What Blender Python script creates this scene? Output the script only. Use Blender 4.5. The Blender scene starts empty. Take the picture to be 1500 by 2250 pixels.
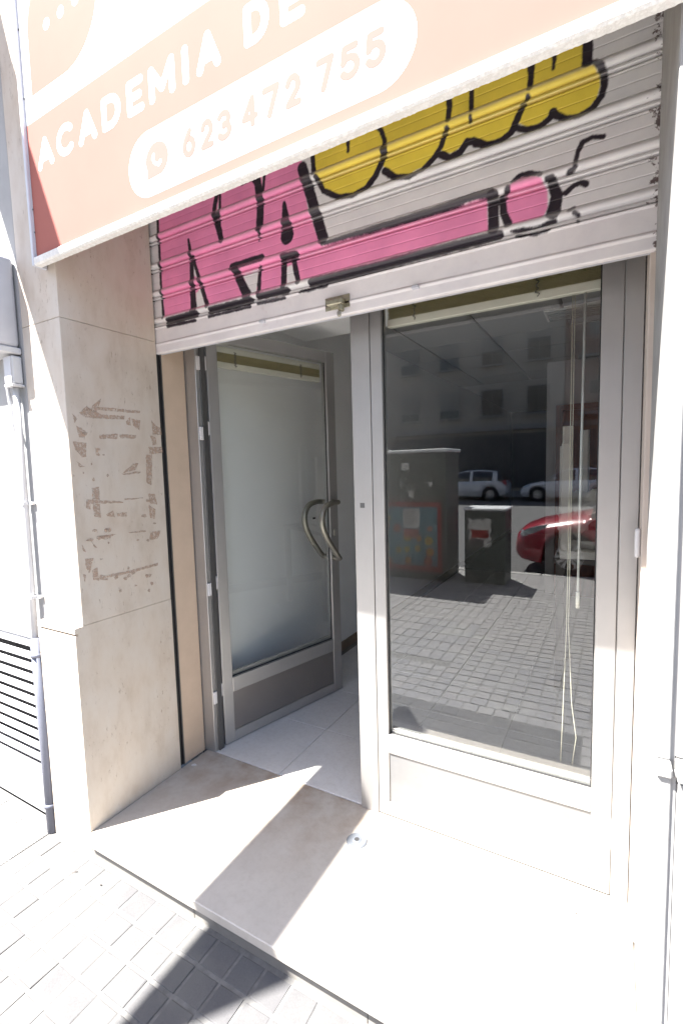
import bpy, bmesh, math, random
import numpy as np
from mathutils import Vector, Matrix
random.seed(7)
R = math.radians
sc = bpy.context.scene
COL = sc.collection

# ------------------------------------------------------------------ camera
CAM_POS = Vector((0.82382, -1.70697, 1.45705))
YAW, PITCH, ROLL = 0.51597, 0.08945, -0.02676
fwd = Vector((-math.sin(YAW)*math.cos(PITCH), math.cos(YAW)*math.cos(PITCH), -math.sin(PITCH)))
rgt = Vector((math.cos(YAW), math.sin(YAW), 0)); upv = rgt.cross(fwd)
r2 = rgt*math.cos(ROLL) + upv*math.sin(ROLL); u2 = upv*math.cos(ROLL) - rgt*math.sin(ROLL)
cd = bpy.data.cameras.new('camera'); cam = bpy.data.objects.new('camera', cd); COL.objects.link(cam)
cd.sensor_fit = 'VERTICAL'; cd.sensor_height = 36; cd.lens = 1042.52/2250*36
cd.clip_start = 0.02; cd.clip_end = 900
M4 = Matrix.Identity(4)
for i in range(3):
    M4[i][0] = r2[i]; M4[i][1] = u2[i]; M4[i][2] = -fwd[i]; M4[i][3] = CAM_POS[i]
cam.matrix_world = M4
sc.camera = cam

# ------------------------------------------------------------------ light
SUN = Vector((-0.377, -0.475, 1.0)).normalized()          # towards the sun
w = bpy.data.worlds.new('World'); sc.world = w; w.use_nodes = True
nt = w.node_tree; bg = nt.nodes['Background']
sky = nt.nodes.new('ShaderNodeTexSky'); sky.sky_type = 'NISHITA'; sky.sun_disc = False
sky.sun_elevation = math.asin(SUN.z); sky.sun_rotation = math.atan2(SUN.x, SUN.y)
sky.air_density = 1.0; sky.dust_density = 1.6
nt.links.new(sky.outputs[0], bg.inputs[0]); bg.inputs[1].default_value = 0.06
sl = bpy.data.lights.new('sun', 'SUN'); sl.energy = 4.5; sl.angle = R(0.55); sl.color = (1.0, 0.965, 0.90)
so = bpy.data.objects.new('sun', sl); COL.objects.link(so)
so.rotation_euler = (-SUN).to_track_quat('-Z', 'Y').to_euler(); so.location = (-6, -8, 16)
vs = sc.view_settings; vs.view_transform = 'Standard'; vs.look = 'None'; vs.gamma = 1.0; vs.exposure = 2.86
vs.use_curve_mapping = False
sc.cycles.max_bounces = 10; sc.cycles.transparent_max_bounces = 12; sc.cycles.glossy_bounces = 6
sc.cycles.diffuse_bounces = 6; sc.cycles.caustics_reflective = False; sc.cycles.caustics_refractive = False

# ------------------------------------------------------------------ materials
def newmat(name):
    m = bpy.data.materials.new(name); m.use_nodes = True
    n = m.node_tree.nodes; l = m.node_tree.links
    return m, n, l, n['Principled BSDF']
def ramp(n, stops):
    r = n.new('ShaderNodeValToRGB'); e = r.color_ramp.elements
    while len(e) < len(stops): e.new(0.5)
    for k, (p, c) in zip(e, stops):
        k.position = p; k.color = (*c, 1) if len(c) == 3 else c
    return r
def coord(n, l, scale=(1, 1, 1), kind='Object'):
    if kind == 'World':
        tc = n.new('ShaderNodeNewGeometry'); out = tc.outputs['Position']
    else:
        tc = n.new('ShaderNodeTexCoord'); out = tc.outputs[kind]
    mp = n.new('ShaderNodeMapping'); mp.inputs['Scale'].default_value = scale
    l.new(out, mp.inputs['Vector']); return mp.outputs['Vector']
def noise(n, l, vec, scale, detail=6, rough=0.6):
    t = n.new('ShaderNodeTexNoise'); t.inputs['Scale'].default_value = scale
    t.inputs['Detail'].default_value = detail; t.inputs['Roughness'].default_value = rough
    l.new(vec, t.inputs['Vector']); return t.outputs['Fac']
def mix(n, l, fac, a, b, mode='MIX'):
    m = n.new('ShaderNodeMix'); m.data_type = 'RGBA'; m.blend_type = mode
    for s, v in ((m.inputs[0], fac), (m.inputs[6], a), (m.inputs[7], b)):
        if hasattr(v, 'links') or hasattr(v, 'is_linked'): l.new(v, s)
        elif isinstance(v, (int, float)): s.default_value = v
        else: s.default_value = (*v, 1)
    return m.outputs[2]
def bump(n, l, h, bsdf, strength=0.3, dist=0.004):
    b = n.new('ShaderNodeBump'); b.inputs['Strength'].default_value = strength; b.inputs['Distance'].default_value = dist
    l.new(h, b.inputs['Height']); l.new(b.outputs[0], bsdf.inputs['Normal'])
def simple(name, col, rough=0.6, metal=0.0, var=0.12, scale=14, bstr=0.0, spec=0.5, world=True, stretch=(1, 1, 1), coat=0):
    """base colour broken up by noise in the surface's own colour, slight relief"""
    m, n, l, b = newmat(name)
    v = coord(n, l, stretch, 'World' if world else 'Object')
    f = noise(n, l, v, scale)
    dk = tuple(c*(1-var) for c in col); lt = tuple(min(1, c*(1+var)) for c in col)
    r = ramp(n, [(0.3, dk), (0.7, lt)]); l.new(f, r.inputs[0]); l.new(r.outputs[0], b.inputs['Base Color'])
    b.inputs['Roughness'].default_value = rough; b.inputs['Metallic'].default_value = metal
    b.inputs['Specular IOR Level'].default_value = spec; b.inputs['Coat Weight'].default_value = coat
    if bstr: bump(n, l, noise(n, l, v, scale*6, 4), b, bstr, 0.002)
    return m
MAT = {}
def travertine():
    m, n, l, b = newmat('travertine')
    v = coord(n, l, (4, 4, 1.7), 'World'); v2 = coord(n, l, (48, 48, 13.0), 'World'); v3 = coord(n, l, (3, 3, 2.0), 'World')
    f = noise(n, l, v, 3.2, 8, 0.62)
    r = ramp(n, [(0.25, (0.42, 0.36, 0.30)), (0.5, (0.50, 0.45, 0.395)), (0.75, (0.53, 0.495, 0.45))]); l.new(f, r.inputs[0])
    big = noise(n, l, v3, 1.3, 3)
    rb = ramp(n, [(0.35, (1.0, 0.965, 0.93)), (0.65, (1, 1, 1))]); l.new(big, rb.inputs[0])
    c = mix(n, l, 1.0, r.outputs[0], rb.outputs[0], 'MULTIPLY')
    pit = noise(n, l, v2, 2.1, 5, 0.7); area = noise(n, l, v3, 2.3, 3)
    ra = ramp(n, [(0.42, (0, 0, 0)), (0.62, (1, 1, 1))]); l.new(area, ra.inputs[0])
    rp = ramp(n, [(0.60, (0, 0, 0)), (0.67, (1, 1, 1))]); l.new(pit, rp.inputs[0])
    pm = mix(n, l, 1.0, rp.outputs[0], ra.outputs[0], 'MULTIPLY')
    c2 = mix(n, l, pm, c, (0.25, 0.195, 0.15)); l.new(c2, b.inputs['Base Color'])
    b.inputs['Roughness'].default_value = 0.62
    inv = n.new('ShaderNodeMath'); inv.operation = 'SUBTRACT'; inv.inputs[0].default_value = 1; l.new(pm, inv.inputs[1])
    bump(n, l, inv.outputs[0], b, 0.5, 0.003)
    return m
MAT['travertine'] = travertine()
def marble(name, base, rust=True):
    m, n, l, b = newmat(name)
    v = coord(n, l, (1, 1, 1), 'World')
    f = noise(n, l, v, 5, 8, 0.65); g = noise(n, l, v, 38, 5, 0.7)
    r = ramp(n, [(0.3, tuple(c*0.88 for c in base)), (0.7, base)]); l.new(f, r.inputs[0])
    c = r.outputs[0]
    rg = ramp(n, [(0.30, (0.86, 0.84, 0.82)), (0.55, (1, 1, 1))]); l.new(g, rg.inputs[0])
    c = mix(n, l, 0.6, c, rg.outputs[0], 'MULTIPLY')
    if rust:                                               # brown dirt worn into the slab along the doorway
        geo = n.new('ShaderNodeNewGeometry'); sep = n.new('ShaderNodeSeparateXYZ'); l.new(geo.outputs['Position'], sep.inputs[0])
        ry = n.new('ShaderNodeMapRange'); ry.inputs[1].default_value = -0.50; ry.inputs[2].default_value = 0.02; l.new(sep.outputs['Y'], ry.inputs[0])
        rx = n.new('ShaderNodeMapRange'); rx.inputs[1].default_value = 0.45; rx.inputs[2].default_value = -0.15; l.new(sep.outputs['X'], rx.inputs[0])
        mu = n.new('ShaderNodeMath'); mu.operation = 'MULTIPLY'; l.new(ry.outputs[0], mu.inputs[0]); l.new(rx.outputs[0], mu.inputs[1])
        d = noise(n, l, v, 6.5, 7, 0.62); rd = ramp(n, [(0.40, (0, 0, 0)), (0.60, (1, 1, 1))]); l.new(d, rd.inputs[0])
        m2 = n.new('ShaderNodeMath'); m2.operation = 'MULTIPLY'; l.new(mu.outputs[0], m2.inputs[0]); l.new(rd.outputs[0], m2.inputs[1])
        m3 = n.new('ShaderNodeMath'); m3.operation = 'MULTIPLY'; m3.inputs[1].default_value = 0.7; l.new(m2.outputs[0], m3.inputs[0])
        c = mix(n, l, m3.outputs[0], c, (0.30, 0.205, 0.14))
        sp = noise(n, l, v, 90, 3, 0.6); rs = ramp(n, [(0.70, (0, 0, 0)), (0.74, (1, 1, 1))]); l.new(sp, rs.inputs[0])
        c = mix(n, l, rs.outputs[0], c, (0.38, 0.34, 0.30))
    l.new(c, b.inputs['Base Color']); b.inputs['Roughness'].default_value = 0.45
    bump(n, l, g, b, 0.06, 0.002)
    return m
MAT['marble'] = marble('cream_marble', (0.525, 0.485, 0.435))
MAT['riser'] = marble('riser_stone', (0.235, 0.222, 0.205), False)
def paver_mat(name='grey_paver', k=1.0):
    m, n, l, b = newmat(name)
    v = coord(n, l, (1, 1, 1), 'World'); oi = n.new('ShaderNodeObjectInfo')
    f = noise(n, l, v, 9, 6, 0.65); g = noise(n, l, v, 160, 4, 0.7)
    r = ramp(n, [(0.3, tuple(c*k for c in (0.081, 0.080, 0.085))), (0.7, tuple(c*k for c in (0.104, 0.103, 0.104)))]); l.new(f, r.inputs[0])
    ro = ramp(n, [(0.0, (0.92, 0.92, 0.935)), (0.5, (1, 1, 1)), (1.0, (1.07, 1.05, 1.03))]); l.new(oi.outputs['Random'], ro.inputs[0])
    c = mix(n, l, 1.0, r.outputs[0], ro.outputs[0], 'MULTIPLY')
    rg = ramp(n, [(0.3, (0.8, 0.8, 0.8)), (0.6, (1, 1, 1))]); l.new(g, rg.inputs[0])
    c = mix(n, l, 0.7, c, rg.outputs[0], 'MULTIPLY')
    st = noise(n, l, v, 3.3, 5, 0.6); rs = ramp(n, [(0.56, (0, 0, 0)), (0.66, (1, 1, 1))]); l.new(st, rs.inputs[0])
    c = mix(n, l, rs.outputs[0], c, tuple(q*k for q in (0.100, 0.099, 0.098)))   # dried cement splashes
    l.new(c, b.inputs['Base Color']); b.inputs['Roughness'].default_value = 0.85
    bump(n, l, g, b, 0.35, 0.002)
    return m
MAT['paver'] = paver_mat(); MAT['paver_bounce'] = paver_mat('bounce_grey_paver', 2.55)  # paving out of view: paler copy to bounce light and brighten its reflection
MAT['mortar'] = simple('mortar', (0.122, 0.120, 0.119), 0.9, var=0.25, scale=30, bstr=0.4)
MAT['mortar_dark'] = simple('joint_sand', (0.175, 0.172, 0.168), 0.95, var=0.25, scale=30)
MAT['ground'] = simple('ground', (0.17, 0.165, 0.16), 0.95, var=0.15, scale=3)
MAT['asphalt'] = simple('asphalt', (0.085, 0.085, 0.088), 0.9, var=0.25, scale=60, bstr=0.3)
MAT['kerb'] = simple('granite_kerb', (0.30, 0.295, 0.29), 0.8, var=0.15, scale=80, bstr=0.2)
MAT['ribbed'] = simple('ribbed_tile', (0.19, 0.185, 0.18), 0.9, var=0.2, scale=40, bstr=0.2)
def alu(name, col, rough=0.42, metal=0.75):
    m, n, l, b = newmat(name)
    v = coord(n, l, (1, 1, 1), 'World'); vs_ = coord(n, l, (160, 160, 1.5), 'World')
    f = noise(n, l, v, 7, 6); g = noise(n, l, vs_, 1.0, 3)
    r = ramp(n, [(0.3, tuple(c*0.93 for c in col)), (0.7, col)]); l.new(f, r.inputs[0]); l.new(r.outputs[0], b.inputs['Base Color'])
    b.inputs['Metallic'].default_value = metal
    rr = n.new('ShaderNodeMapRange'); rr.inputs[3].default_value = rough-0.06; rr.inputs[4].default_value = rough+0.10
    l.new(g, rr.inputs[0]); l.new(rr.outputs[0], b.inputs['Roughness'])
    return m
MAT['alu'] = alu('anodised_aluminium', (0.485, 0.478, 0.470))
MAT['alu_dark'] = alu('dark_gasket_aluminium', (0.17, 0.17, 0.17), 0.45)
MAT['plate'] = alu('floor_plate_steel', (0.115, 0.125, 0.145), 0.5, 0.2)
MAT['plaster_pale'] = simple('pale_plaster', (0.52, 0.455, 0.405), 0.75, var=0.06, scale=9, bstr=0.05)
MAT['steel'] = alu('worn_steel', (0.36, 0.345, 0.30), 0.36, 0.8)
MAT['zinc'] = alu('zinc_pipe', (0.20, 0.21, 0.26), 0.5, 0.5)
MAT['kick'] = alu('darkened_kick_panel', (0.34, 0.32, 0.31), 0.33, 0.9)  # open leaf's panel; the dark room it reflects is put into the colour
def kick_rust():
    m, n, l, b = newmat('kick_panel_with_rust')
    v = coord(n, l, (1, 1, 1), 'World'); f = noise(n, l, v, 9, 6)
    r = ramp(n, [(0.3, (0.165, 0.167, 0.172)), (0.7, (0.195, 0.197, 0.202))]); l.new(f, r.inputs[0])
    s = noise(n, l, v, 13, 7, 0.72); rs = ramp(n, [(0.66, (0, 0, 0)), (0.76, (1, 1, 1))]); l.new(s, rs.inputs[0])
    c = mix(n, l, rs.outputs[0], r.outputs[0], (0.155, 0.130, 0.110)); l.new(c, b.inputs['Base Color'])
    b.inputs['Metallic'].default_value = 0.3; b.inputs['Roughness'].default_value = 0.42
    return m
MAT['kick_rust'] = kick_rust()
def glass(name, tint=(0.975, 0.985, 0.98), k=1.65):
    m, n, l, b = newmat(name); n.remove(b); out = n['Material Output']
    tr = n.new('ShaderNodeBsdfTransparent'); tr.inputs[0].default_value = (*tint, 1)
    gl = n.new('ShaderNodeBsdfGlossy'); gl.inputs['Roughness'].default_value = 0.0; gl.inputs[0].default_value = (0.98, 0.99, 1, 1)
    fr = n.new('ShaderNodeFresnel'); geo = n.new('ShaderNodeNewGeometry'); ir = n.new('ShaderNodeMapRange'); ir.inputs[3].default_value = 1.5; ir.inputs[4].default_value = 1/1.5
    l.new(geo.outputs['Backfacing'], ir.inputs[0]); l.new(ir.outputs[0], fr.inputs[0])
    mu = n.new('ShaderNodeMath'); mu.operation = 'MULTIPLY'; mu.use_clamp = True; mu.inputs[1].default_value = k
    l.new(fr.outputs[0], mu.inputs[0]); ms = n.new('ShaderNodeMixShader')
    l.new(mu.outputs[0], ms.inputs[0]); l.new(tr.outputs[0], ms.inputs[1]); l.new(gl.outputs[0], ms.inputs[2]); l.new(ms.outputs[0], out.inputs[0])
    return m
MAT['glass'] = glass('window_glass')
MAT['plaster'] = simple('beige_plaster', (0.50, 0.39, 0.30), 0.75, var=0.06, scale=9, bstr=0.05)
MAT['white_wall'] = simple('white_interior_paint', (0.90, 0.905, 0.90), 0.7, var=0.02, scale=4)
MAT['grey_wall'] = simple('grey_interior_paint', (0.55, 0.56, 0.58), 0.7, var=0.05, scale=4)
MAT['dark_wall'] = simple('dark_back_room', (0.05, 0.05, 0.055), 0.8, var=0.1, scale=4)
MAT['ceiling'] = simple('ceiling_panel', (0.42, 0.42, 0.42), 0.8, var=0.04, scale=60, bstr=0.1)
MAT['tile'] = marble('cream_floor_tile', (0.74, 0.72, 0.70), False)
MAT['grout'] = simple('grout', (0.28, 0.26, 0.24), 0.9)
MAT['base'] = marble('brown_skirting', (0.33, 0.25, 0.18), False)
MAT['outwall'] = simple('white_render', (0.34, 0.34, 0.342), 0.8, var=0.08, scale=5, bstr=0.15)
MAT['whitepaint'] = simple('chalky_white_paint', (0.275, 0.274, 0.272), 0.7, var=0.16, scale=11, bstr=0.15)
MAT['boxplastic'] = simple('grey_box_plastic', (0.47, 0.47, 0.50), 0.5, var=0.05, scale=10)
MAT['conduit'] = simple('grey_pvc', (0.50, 0.50, 0.51), 0.5, var=0.06, scale=10)
MAT['louvre'] = simple('white_louvre_paint', (0.55, 0.55, 0.57), 0.5, var=0.06, scale=10)
MAT['void'] = simple('shaft_shade', (0.07, 0.068, 0.07), 0.9)
MAT['orange'] = simple('orange_vinyl', (0.345, 0.130, 0.111), 0.8, var=0.04, scale=3, spec=0.1)
MAT['orange_print'] = simple('coral_vinyl', (0.35, 0.140, 0.126), 0.8, var=0.04, scale=3, spec=0.1)
MAT['signwhite'] = simple('white_vinyl', (0.72, 0.72, 0.72), 0.5, var=0.03, scale=3)
MAT['signgrey'] = simple('grey_vinyl', (0.20, 0.20, 0.21), 0.5, var=0.03, scale=3)
MAT['signframe'] = simple('sign_frame_paint', (0.52, 0.53, 0.58), 0.45, var=0.08, scale=9)
def strip_mat():
    m, n, l, b = newmat('weathered_sign_lip')
    v = coord(n, l, (1, 1, 1), 'World'); f = noise(n, l, v, 34, 6, 0.75)
    r = ramp(n, [(0.42, (0.74, 0.73, 0.71)), (0.52, (0.63, 0.615, 0.59)), (0.6, (0.76, 0.75, 0.73))]); l.new(f, r.inputs[0])
    l.new(r.outputs[0], b.inputs['Base Color']); b.inputs['Roughness'].default_value = 0.8; bump(n, l, f, b, 0.5, 0.005)
    return m
MAT['lip'] = strip_mat()
def shutter_mat():
    m, n, l, b = newmat('painted_shutter_steel')
    a = n.new('ShaderNodeAttribute'); a.attribute_name = 'paint'; a.attribute_type = 'GEOMETRY'
    v = coord(n, l, (1, 1, 1), 'World'); f = noise(n, l, v, 10, 6, 0.65)
    r = ramp(n, [(0.3, (0.90, 0.89, 0.90)), (0.7, (1.03, 1.02, 1.0))]); l.new(f, r.inputs[0])
    c = mix(n, l, 1.0, a.outputs['Color'], r.outputs[0], 'MULTIPLY')
    # flaked paint towards the guide rail on the right
    geo = n.new('ShaderNodeNewGeometry'); sep = n.new('ShaderNodeSeparateXYZ'); l.new(geo.outputs['Position'], sep.inputs[0])
    rx = n.new('ShaderNodeMapRange'); rx.inputs[1].default_value = 0.80; rx.inputs[2].default_value = 0.93; rx.inputs[3].default_value = 0.0; rx.inputs[4].default_value = 0.52; l.new(sep.outputs['X'], rx.inputs[0])
    fl = noise(n, l, v, 26, 7, 0.75); ad = n.new('ShaderNodeMath'); l.new(fl, ad.inputs[0]); l.new(rx.outputs[0], ad.inputs[1])
    rf = ramp(n, [(0.97, (0, 0, 0)), (1.0, (1, 1, 1))]); l.new(ad.outputs[0], rf.inputs[0])
    c = mix(n, l, rf.outputs[0], c, (0.13, 0.10, 0.10))
    ch = noise(n, l, v, 70, 6, 0.7); rc = ramp(n, [(0.735, (0, 0, 0)), (0.76, (1, 1, 1))]); l.new(ch, rc.inputs[0])
    c = mix(n, l, rc.outputs[0], c, (0.22, 0.15, 0.13))
    l.new(c, b.inputs['Base Color']); b.inputs['Roughness'].default_value = 0.42; b.inputs['Metallic'].default_value = 0.0
    return m
MAT['shutter'] = shutter_mat()
def tape_mat():
    m, n, l, b = newmat('tape_glue_stain')
    v = coord(n, l, (1, 1, 1), 'World'); f = noise(n, l, v, 30, 6, 0.7)
    r = ramp(n, [(0.3, (0.39, 0.275, 0.205)), (0.7, (0.45, 0.335, 0.265))]); l.new(f, r.inputs[0]); l.new(r.outputs[0], b.inputs['Base Color'])
    b.inputs['Roughness'].default_value = 0.75
    g = noise(n, l, v, 75, 6, 0.8); ra = ramp(n, [(0.38, (0.05, 0.05, 0.05)), (0.58, (0.75, 0.75, 0.75))]); l.new(g, ra.inputs[0]); l.new(ra.outputs[0], b.inputs['Alpha'])
    return m
MAT['tape'] = tape_mat()
MAT['cream'] = simple('cream_blind', (0.80, 0.78, 0.66), 0.45, var=0.04, scale=8)
MAT['olive'] = simple('olive_blind_slat', (0.44, 0.38, 0.19), 0.5, var=0.10, scale=8)
MAT['cord'] = simple('blind_cord', (0.55, 0.53, 0.42), 0.7)
MAT['chain'] = simple('bead_chain', (0.25, 0.24, 0.20), 0.4, 0.4)
MAT['wand'] = simple('clear_wand', (0.55, 0.57, 0.55), 0.2)
MAT['brown_door'] = simple('brown_wood_door', (0.15, 0.045, 0.025), 0.4, var=0.25, scale=6, stretch=(6, 6, 1))
MAT['white_lacquer'] = simple('white_lacquer', (0.72, 0.71, 0.68), 0.35, var=0.03, scale=4)
MAT['desk'] = simple('dark_desk', (0.06, 0.05, 0.045), 0.5)
MAT['black'] = simple('black_plastic', (0.02, 0.02, 0.022), 0.5)
MAT['plastic'] = simple('white_plastic', (0.62, 0.61, 0.62), 0.4, var=0.04)
MAT['brass'] = simple('zinc_hasp', (0.38, 0.36, 0.27), 0.4, 0.7, var=0.2, scale=60)

# spray-paint outlines on the shutter and glue marks on the pilaster, in metres (x,z) and (y,z)
PINK=[[(-0.9525,2.6308),(-0.9385,2.8297),(-0.183,2.5857),(-0.1778,2.5169),(-0.1607,2.4107),(-0.1322,2.3269),(-0.1076,2.2826),(-0.104,2.2688),(0.0436,2.2695),(0.2291,2.2677),(0.3635,2.2678),(0.481,2.2673),(0.4858,2.1688),(0.3628,2.1672),(0.1918,2.1549),(-0.1251,2.1611),(-0.2085,2.1678),(-0.3052,2.1611),(-0.4009,2.1573),(-0.5012,2.1605),(-0.6763,2.1619),(-0.9462,2.1616),(-0.953,2.2663),(-0.955,2.4245)],[(0.5505,2.282),(0.5701,2.2956),(0.595,2.2945),(0.6331,2.2735),(0.6495,2.236),(0.6515,2.1918),(0.6369,2.1673),(0.596,2.1655),(0.5511,2.1701),(0.5309,2.2086),(0.5279,2.2435),(0.5364,2.2665)]]
WHITE=[[(-0.2675,2.2292),(-0.2417,2.2367),(-0.2224,2.1663),(-0.2707,2.1585)],[(-0.4832,2.2491),(-0.3988,2.2539),(-0.4179,2.1607),(-0.449,2.1621)],[(-0.7463,2.2306),(-0.7161,2.2496),(-0.6968,2.1708),(-0.7512,2.1657)],[(-0.3675,2.6145),(-0.3501,2.609),(-0.3669,2.5481)],[(-0.5938,2.5641),(-0.5877,2.5058),(-0.6068,2.5205)],[(-0.7556,2.3481),(-0.7428,2.3452),(-0.7344,2.2934),(-0.7533,2.3025)]]
YELLOW=[[(-0.1146,3.199),(-0.1374,2.604),(-0.1226,2.5125),(-0.0936,2.4604),(-0.0345,2.4205),(0.0235,2.4084),(0.0757,2.4219),(0.1131,2.4534),(0.1316,2.4802),(0.1488,2.4499),(0.1833,2.4212),(0.226,2.4095),(0.276,2.4161),(0.3126,2.4383),(0.3326,2.4606),(0.3403,2.4447),(0.3674,2.4275),(0.3979,2.4351),(0.4167,2.4533),(0.4315,2.4492),(0.4498,2.4351),(0.4841,2.4212),(0.5206,2.419),(0.5481,2.4337),(0.5615,2.4528),(0.5777,2.4391),(0.5963,2.4246),(0.6198,2.4215),(0.6429,2.4293),(0.6579,2.4443),(0.6705,2.4367),(0.6905,2.4192),(0.7198,2.4111),(0.7506,2.4172),(0.7712,2.4364),(0.7776,2.4644),(0.777,2.4937),(0.7604,2.5198),(0.7393,2.5284),(0.7348,2.7945)]]
STROKES=[([(-0.9564,2.6319),(-0.9585,2.519),(-0.9566,2.4248),(-0.9586,2.2939),(-0.9541,2.1629)],0.0077,0.0077),([(-0.7749,2.4576),(-0.7641,2.3801),(-0.7645,2.2797),(-0.7646,2.163)],0.0071,0.0194),([(-0.753,2.3825),(-0.7241,2.2862),(-0.683,2.1657)],0.0079,0.0115),([(-0.5963,2.6071),(-0.6191,2.5381),(-0.615,2.499)],0.0113,0.0113),([(-0.5832,2.6033),(-0.5907,2.5113)],0.0064,0.0064),([(-0.611,2.5074),(-0.6007,2.4618),(-0.5863,2.4058)],0.0203,0.0122),([(-0.4691,2.5945),(-0.4136,2.5956),(-0.3879,2.5677)],0.0099,0.0099),([(-0.3904,2.5774),(-0.3787,2.516),(-0.3818,2.4587),(-0.3888,2.4065)],0.0175,0.0175),([(-0.3504,2.6047),(-0.3658,2.5345)],0.0072,0.0072),([(-0.3888,2.4065),(-0.3932,2.3578)],0.0096,0.003),([(-0.267,2.4628),(-0.2652,2.4267),(-0.2605,2.3818),(-0.2595,2.3421)],0.0082,0.0307),([(-0.1814,2.5601),(-0.1577,2.4857),(-0.1368,2.4125),(-0.1205,2.3576),(-0.0996,2.2912)],0.0215,0.0215),([(-0.5355,2.2914),(-0.3846,2.2919)],0.0159,0.0159),([(-0.5201,2.2761),(-0.4943,2.2232),(-0.4627,2.1648)],0.0181,0.022),([(-0.3925,2.2571),(-0.4067,2.1631)],0.0097,0.0097),([(-0.2771,2.267),(-0.2239,2.2612)],0.0167,0.0167),([(-0.2775,2.2582),(-0.2818,2.1653)],0.0132,0.0132),([(-0.2317,2.2477),(-0.2158,2.165)],0.0116,0.0116),([(-0.9241,2.1418),(-0.7493,2.1425)],0.0164,0.0164),([(-0.6637,2.1407),(-0.4453,2.1388)],0.017,0.017),([(-0.4044,2.1478),(-0.2657,2.1432)],0.0127,0.0127),([(-0.926,2.1193),(-0.7513,2.1158)],0.0068,0.0068),([(-0.6724,2.1173),(-0.4465,2.1174)],0.006,0.006),([(-0.4059,2.1201),(-0.2754,2.1168)],0.006,0.006),([(-0.2047,2.1252),(-0.0872,2.1253)],0.0074,0.0074),([(-0.1519,2.149),(0.0794,2.1443),(0.2623,2.1481),(0.3947,2.1472),(0.5166,2.1464)],0.0184,0.0141),([(-0.1038,2.2736),(0.0437,2.2728),(0.2292,2.2727),(0.3635,2.2738),(0.4449,2.2818),(0.4898,2.2774)],0.0063,0.0136),([(0.4975,2.2665),(0.5001,2.168)],0.0166,0.0166),([(0.5249,2.2529),(0.5192,2.2403)],0.0072,0.0072),([(0.5533,2.2895),(0.5784,2.3013),(0.6059,2.2972),(0.6303,2.2852)],0.0063,0.0091),([(0.6624,2.2564),(0.6749,2.2177),(0.666,2.1714)],0.0129,0.0193),([(0.5421,2.2733),(0.5267,2.2439),(0.528,2.2094),(0.5425,2.1741)],0.0084,0.0119),([(0.6491,2.2675),(0.6597,2.2653)],0.0079,0.0079),([(0.5512,2.149),(0.6182,2.143),(0.6716,2.1481)],0.0043,0.0043),([(0.5684,2.1293),(0.6238,2.1209),(0.656,2.1249)],0.0069,0.0042),([(0.7193,2.2803),(0.7254,2.3155),(0.7382,2.3366),(0.762,2.3411),(0.7876,2.3338)],0.0061,0.0074),([(0.7038,2.2664),(0.7216,2.2749)],0.0061,0.0061),([(0.6977,2.2162),(0.72,2.2309),(0.7356,2.232),(0.7478,2.2248)],0.0079,0.0079),([(0.7053,2.1641),(0.7187,2.1687)],0.0056,0.0056),([(0.7212,2.155),(0.7314,2.1474)],0.0056,0.0056),([(0.7294,2.1314),(0.7306,2.1263)],0.0047,0.0047),([(-0.139,2.6292),(-0.1325,2.528)],0.0102,0.0102),([(-0.1228,2.5084),(-0.0937,2.4563),(-0.0347,2.4164),(0.0234,2.4037),(0.0755,2.4141),(0.1129,2.4438),(0.1407,2.4888),(0.1457,2.5176)],0.0095,0.0126),([(0.1459,2.5252),(0.1464,2.5478),(0.1359,2.5779),(0.1075,2.6088)],0.0081,0.0081),([(0.0105,2.6219),(0.0095,2.5552)],0.0081,0.0064),([(0.1443,2.4475),(0.1832,2.4144),(0.2343,2.4006),(0.28,2.4086),(0.3165,2.4334),(0.3405,2.4615),(0.3563,2.5041)],0.012,0.0082),([(0.361,2.6219),(0.3664,2.5674),(0.3623,2.5268)],0.0089,0.0089),([(0.4356,2.6133),(0.4336,2.5287)],0.0072,0.0072),([(0.4317,2.5121),(0.4309,2.4969)],0.005,0.005),([(0.3285,2.4421),(0.3673,2.4169),(0.3979,2.421),(0.4204,2.445),(0.4389,2.4422),(0.4679,2.422)],0.0112,0.0112),([(0.4466,2.4306),(0.4841,2.4152),(0.5207,2.4136),(0.5508,2.4274),(0.5642,2.4545),(0.5826,2.4885)],0.0108,0.009),([(0.6026,2.6148),(0.6031,2.5583),(0.5994,2.5263)],0.0105,0.008),([(0.5944,2.5049),(0.5918,2.5007)],0.0071,0.0071),([(0.6633,2.6144),(0.6638,2.5742),(0.6603,2.5543)],0.0086,0.0037),([(0.7412,2.6198),(0.7461,2.5669),(0.7451,2.5333)],0.0133,0.0133),([(0.7439,2.5314),(0.7649,2.5288),(0.7789,2.5122),(0.7862,2.49),(0.7885,2.465),(0.7815,2.4386),(0.7612,2.4157),(0.7271,2.4047),(0.6955,2.4111),(0.6706,2.4282),(0.6616,2.4424)],0.0087,0.0102),([(0.5616,2.4356),(0.5911,2.4186),(0.6276,2.4161),(0.653,2.4277),(0.6634,2.4418)],0.0094,0.0094)]
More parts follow.
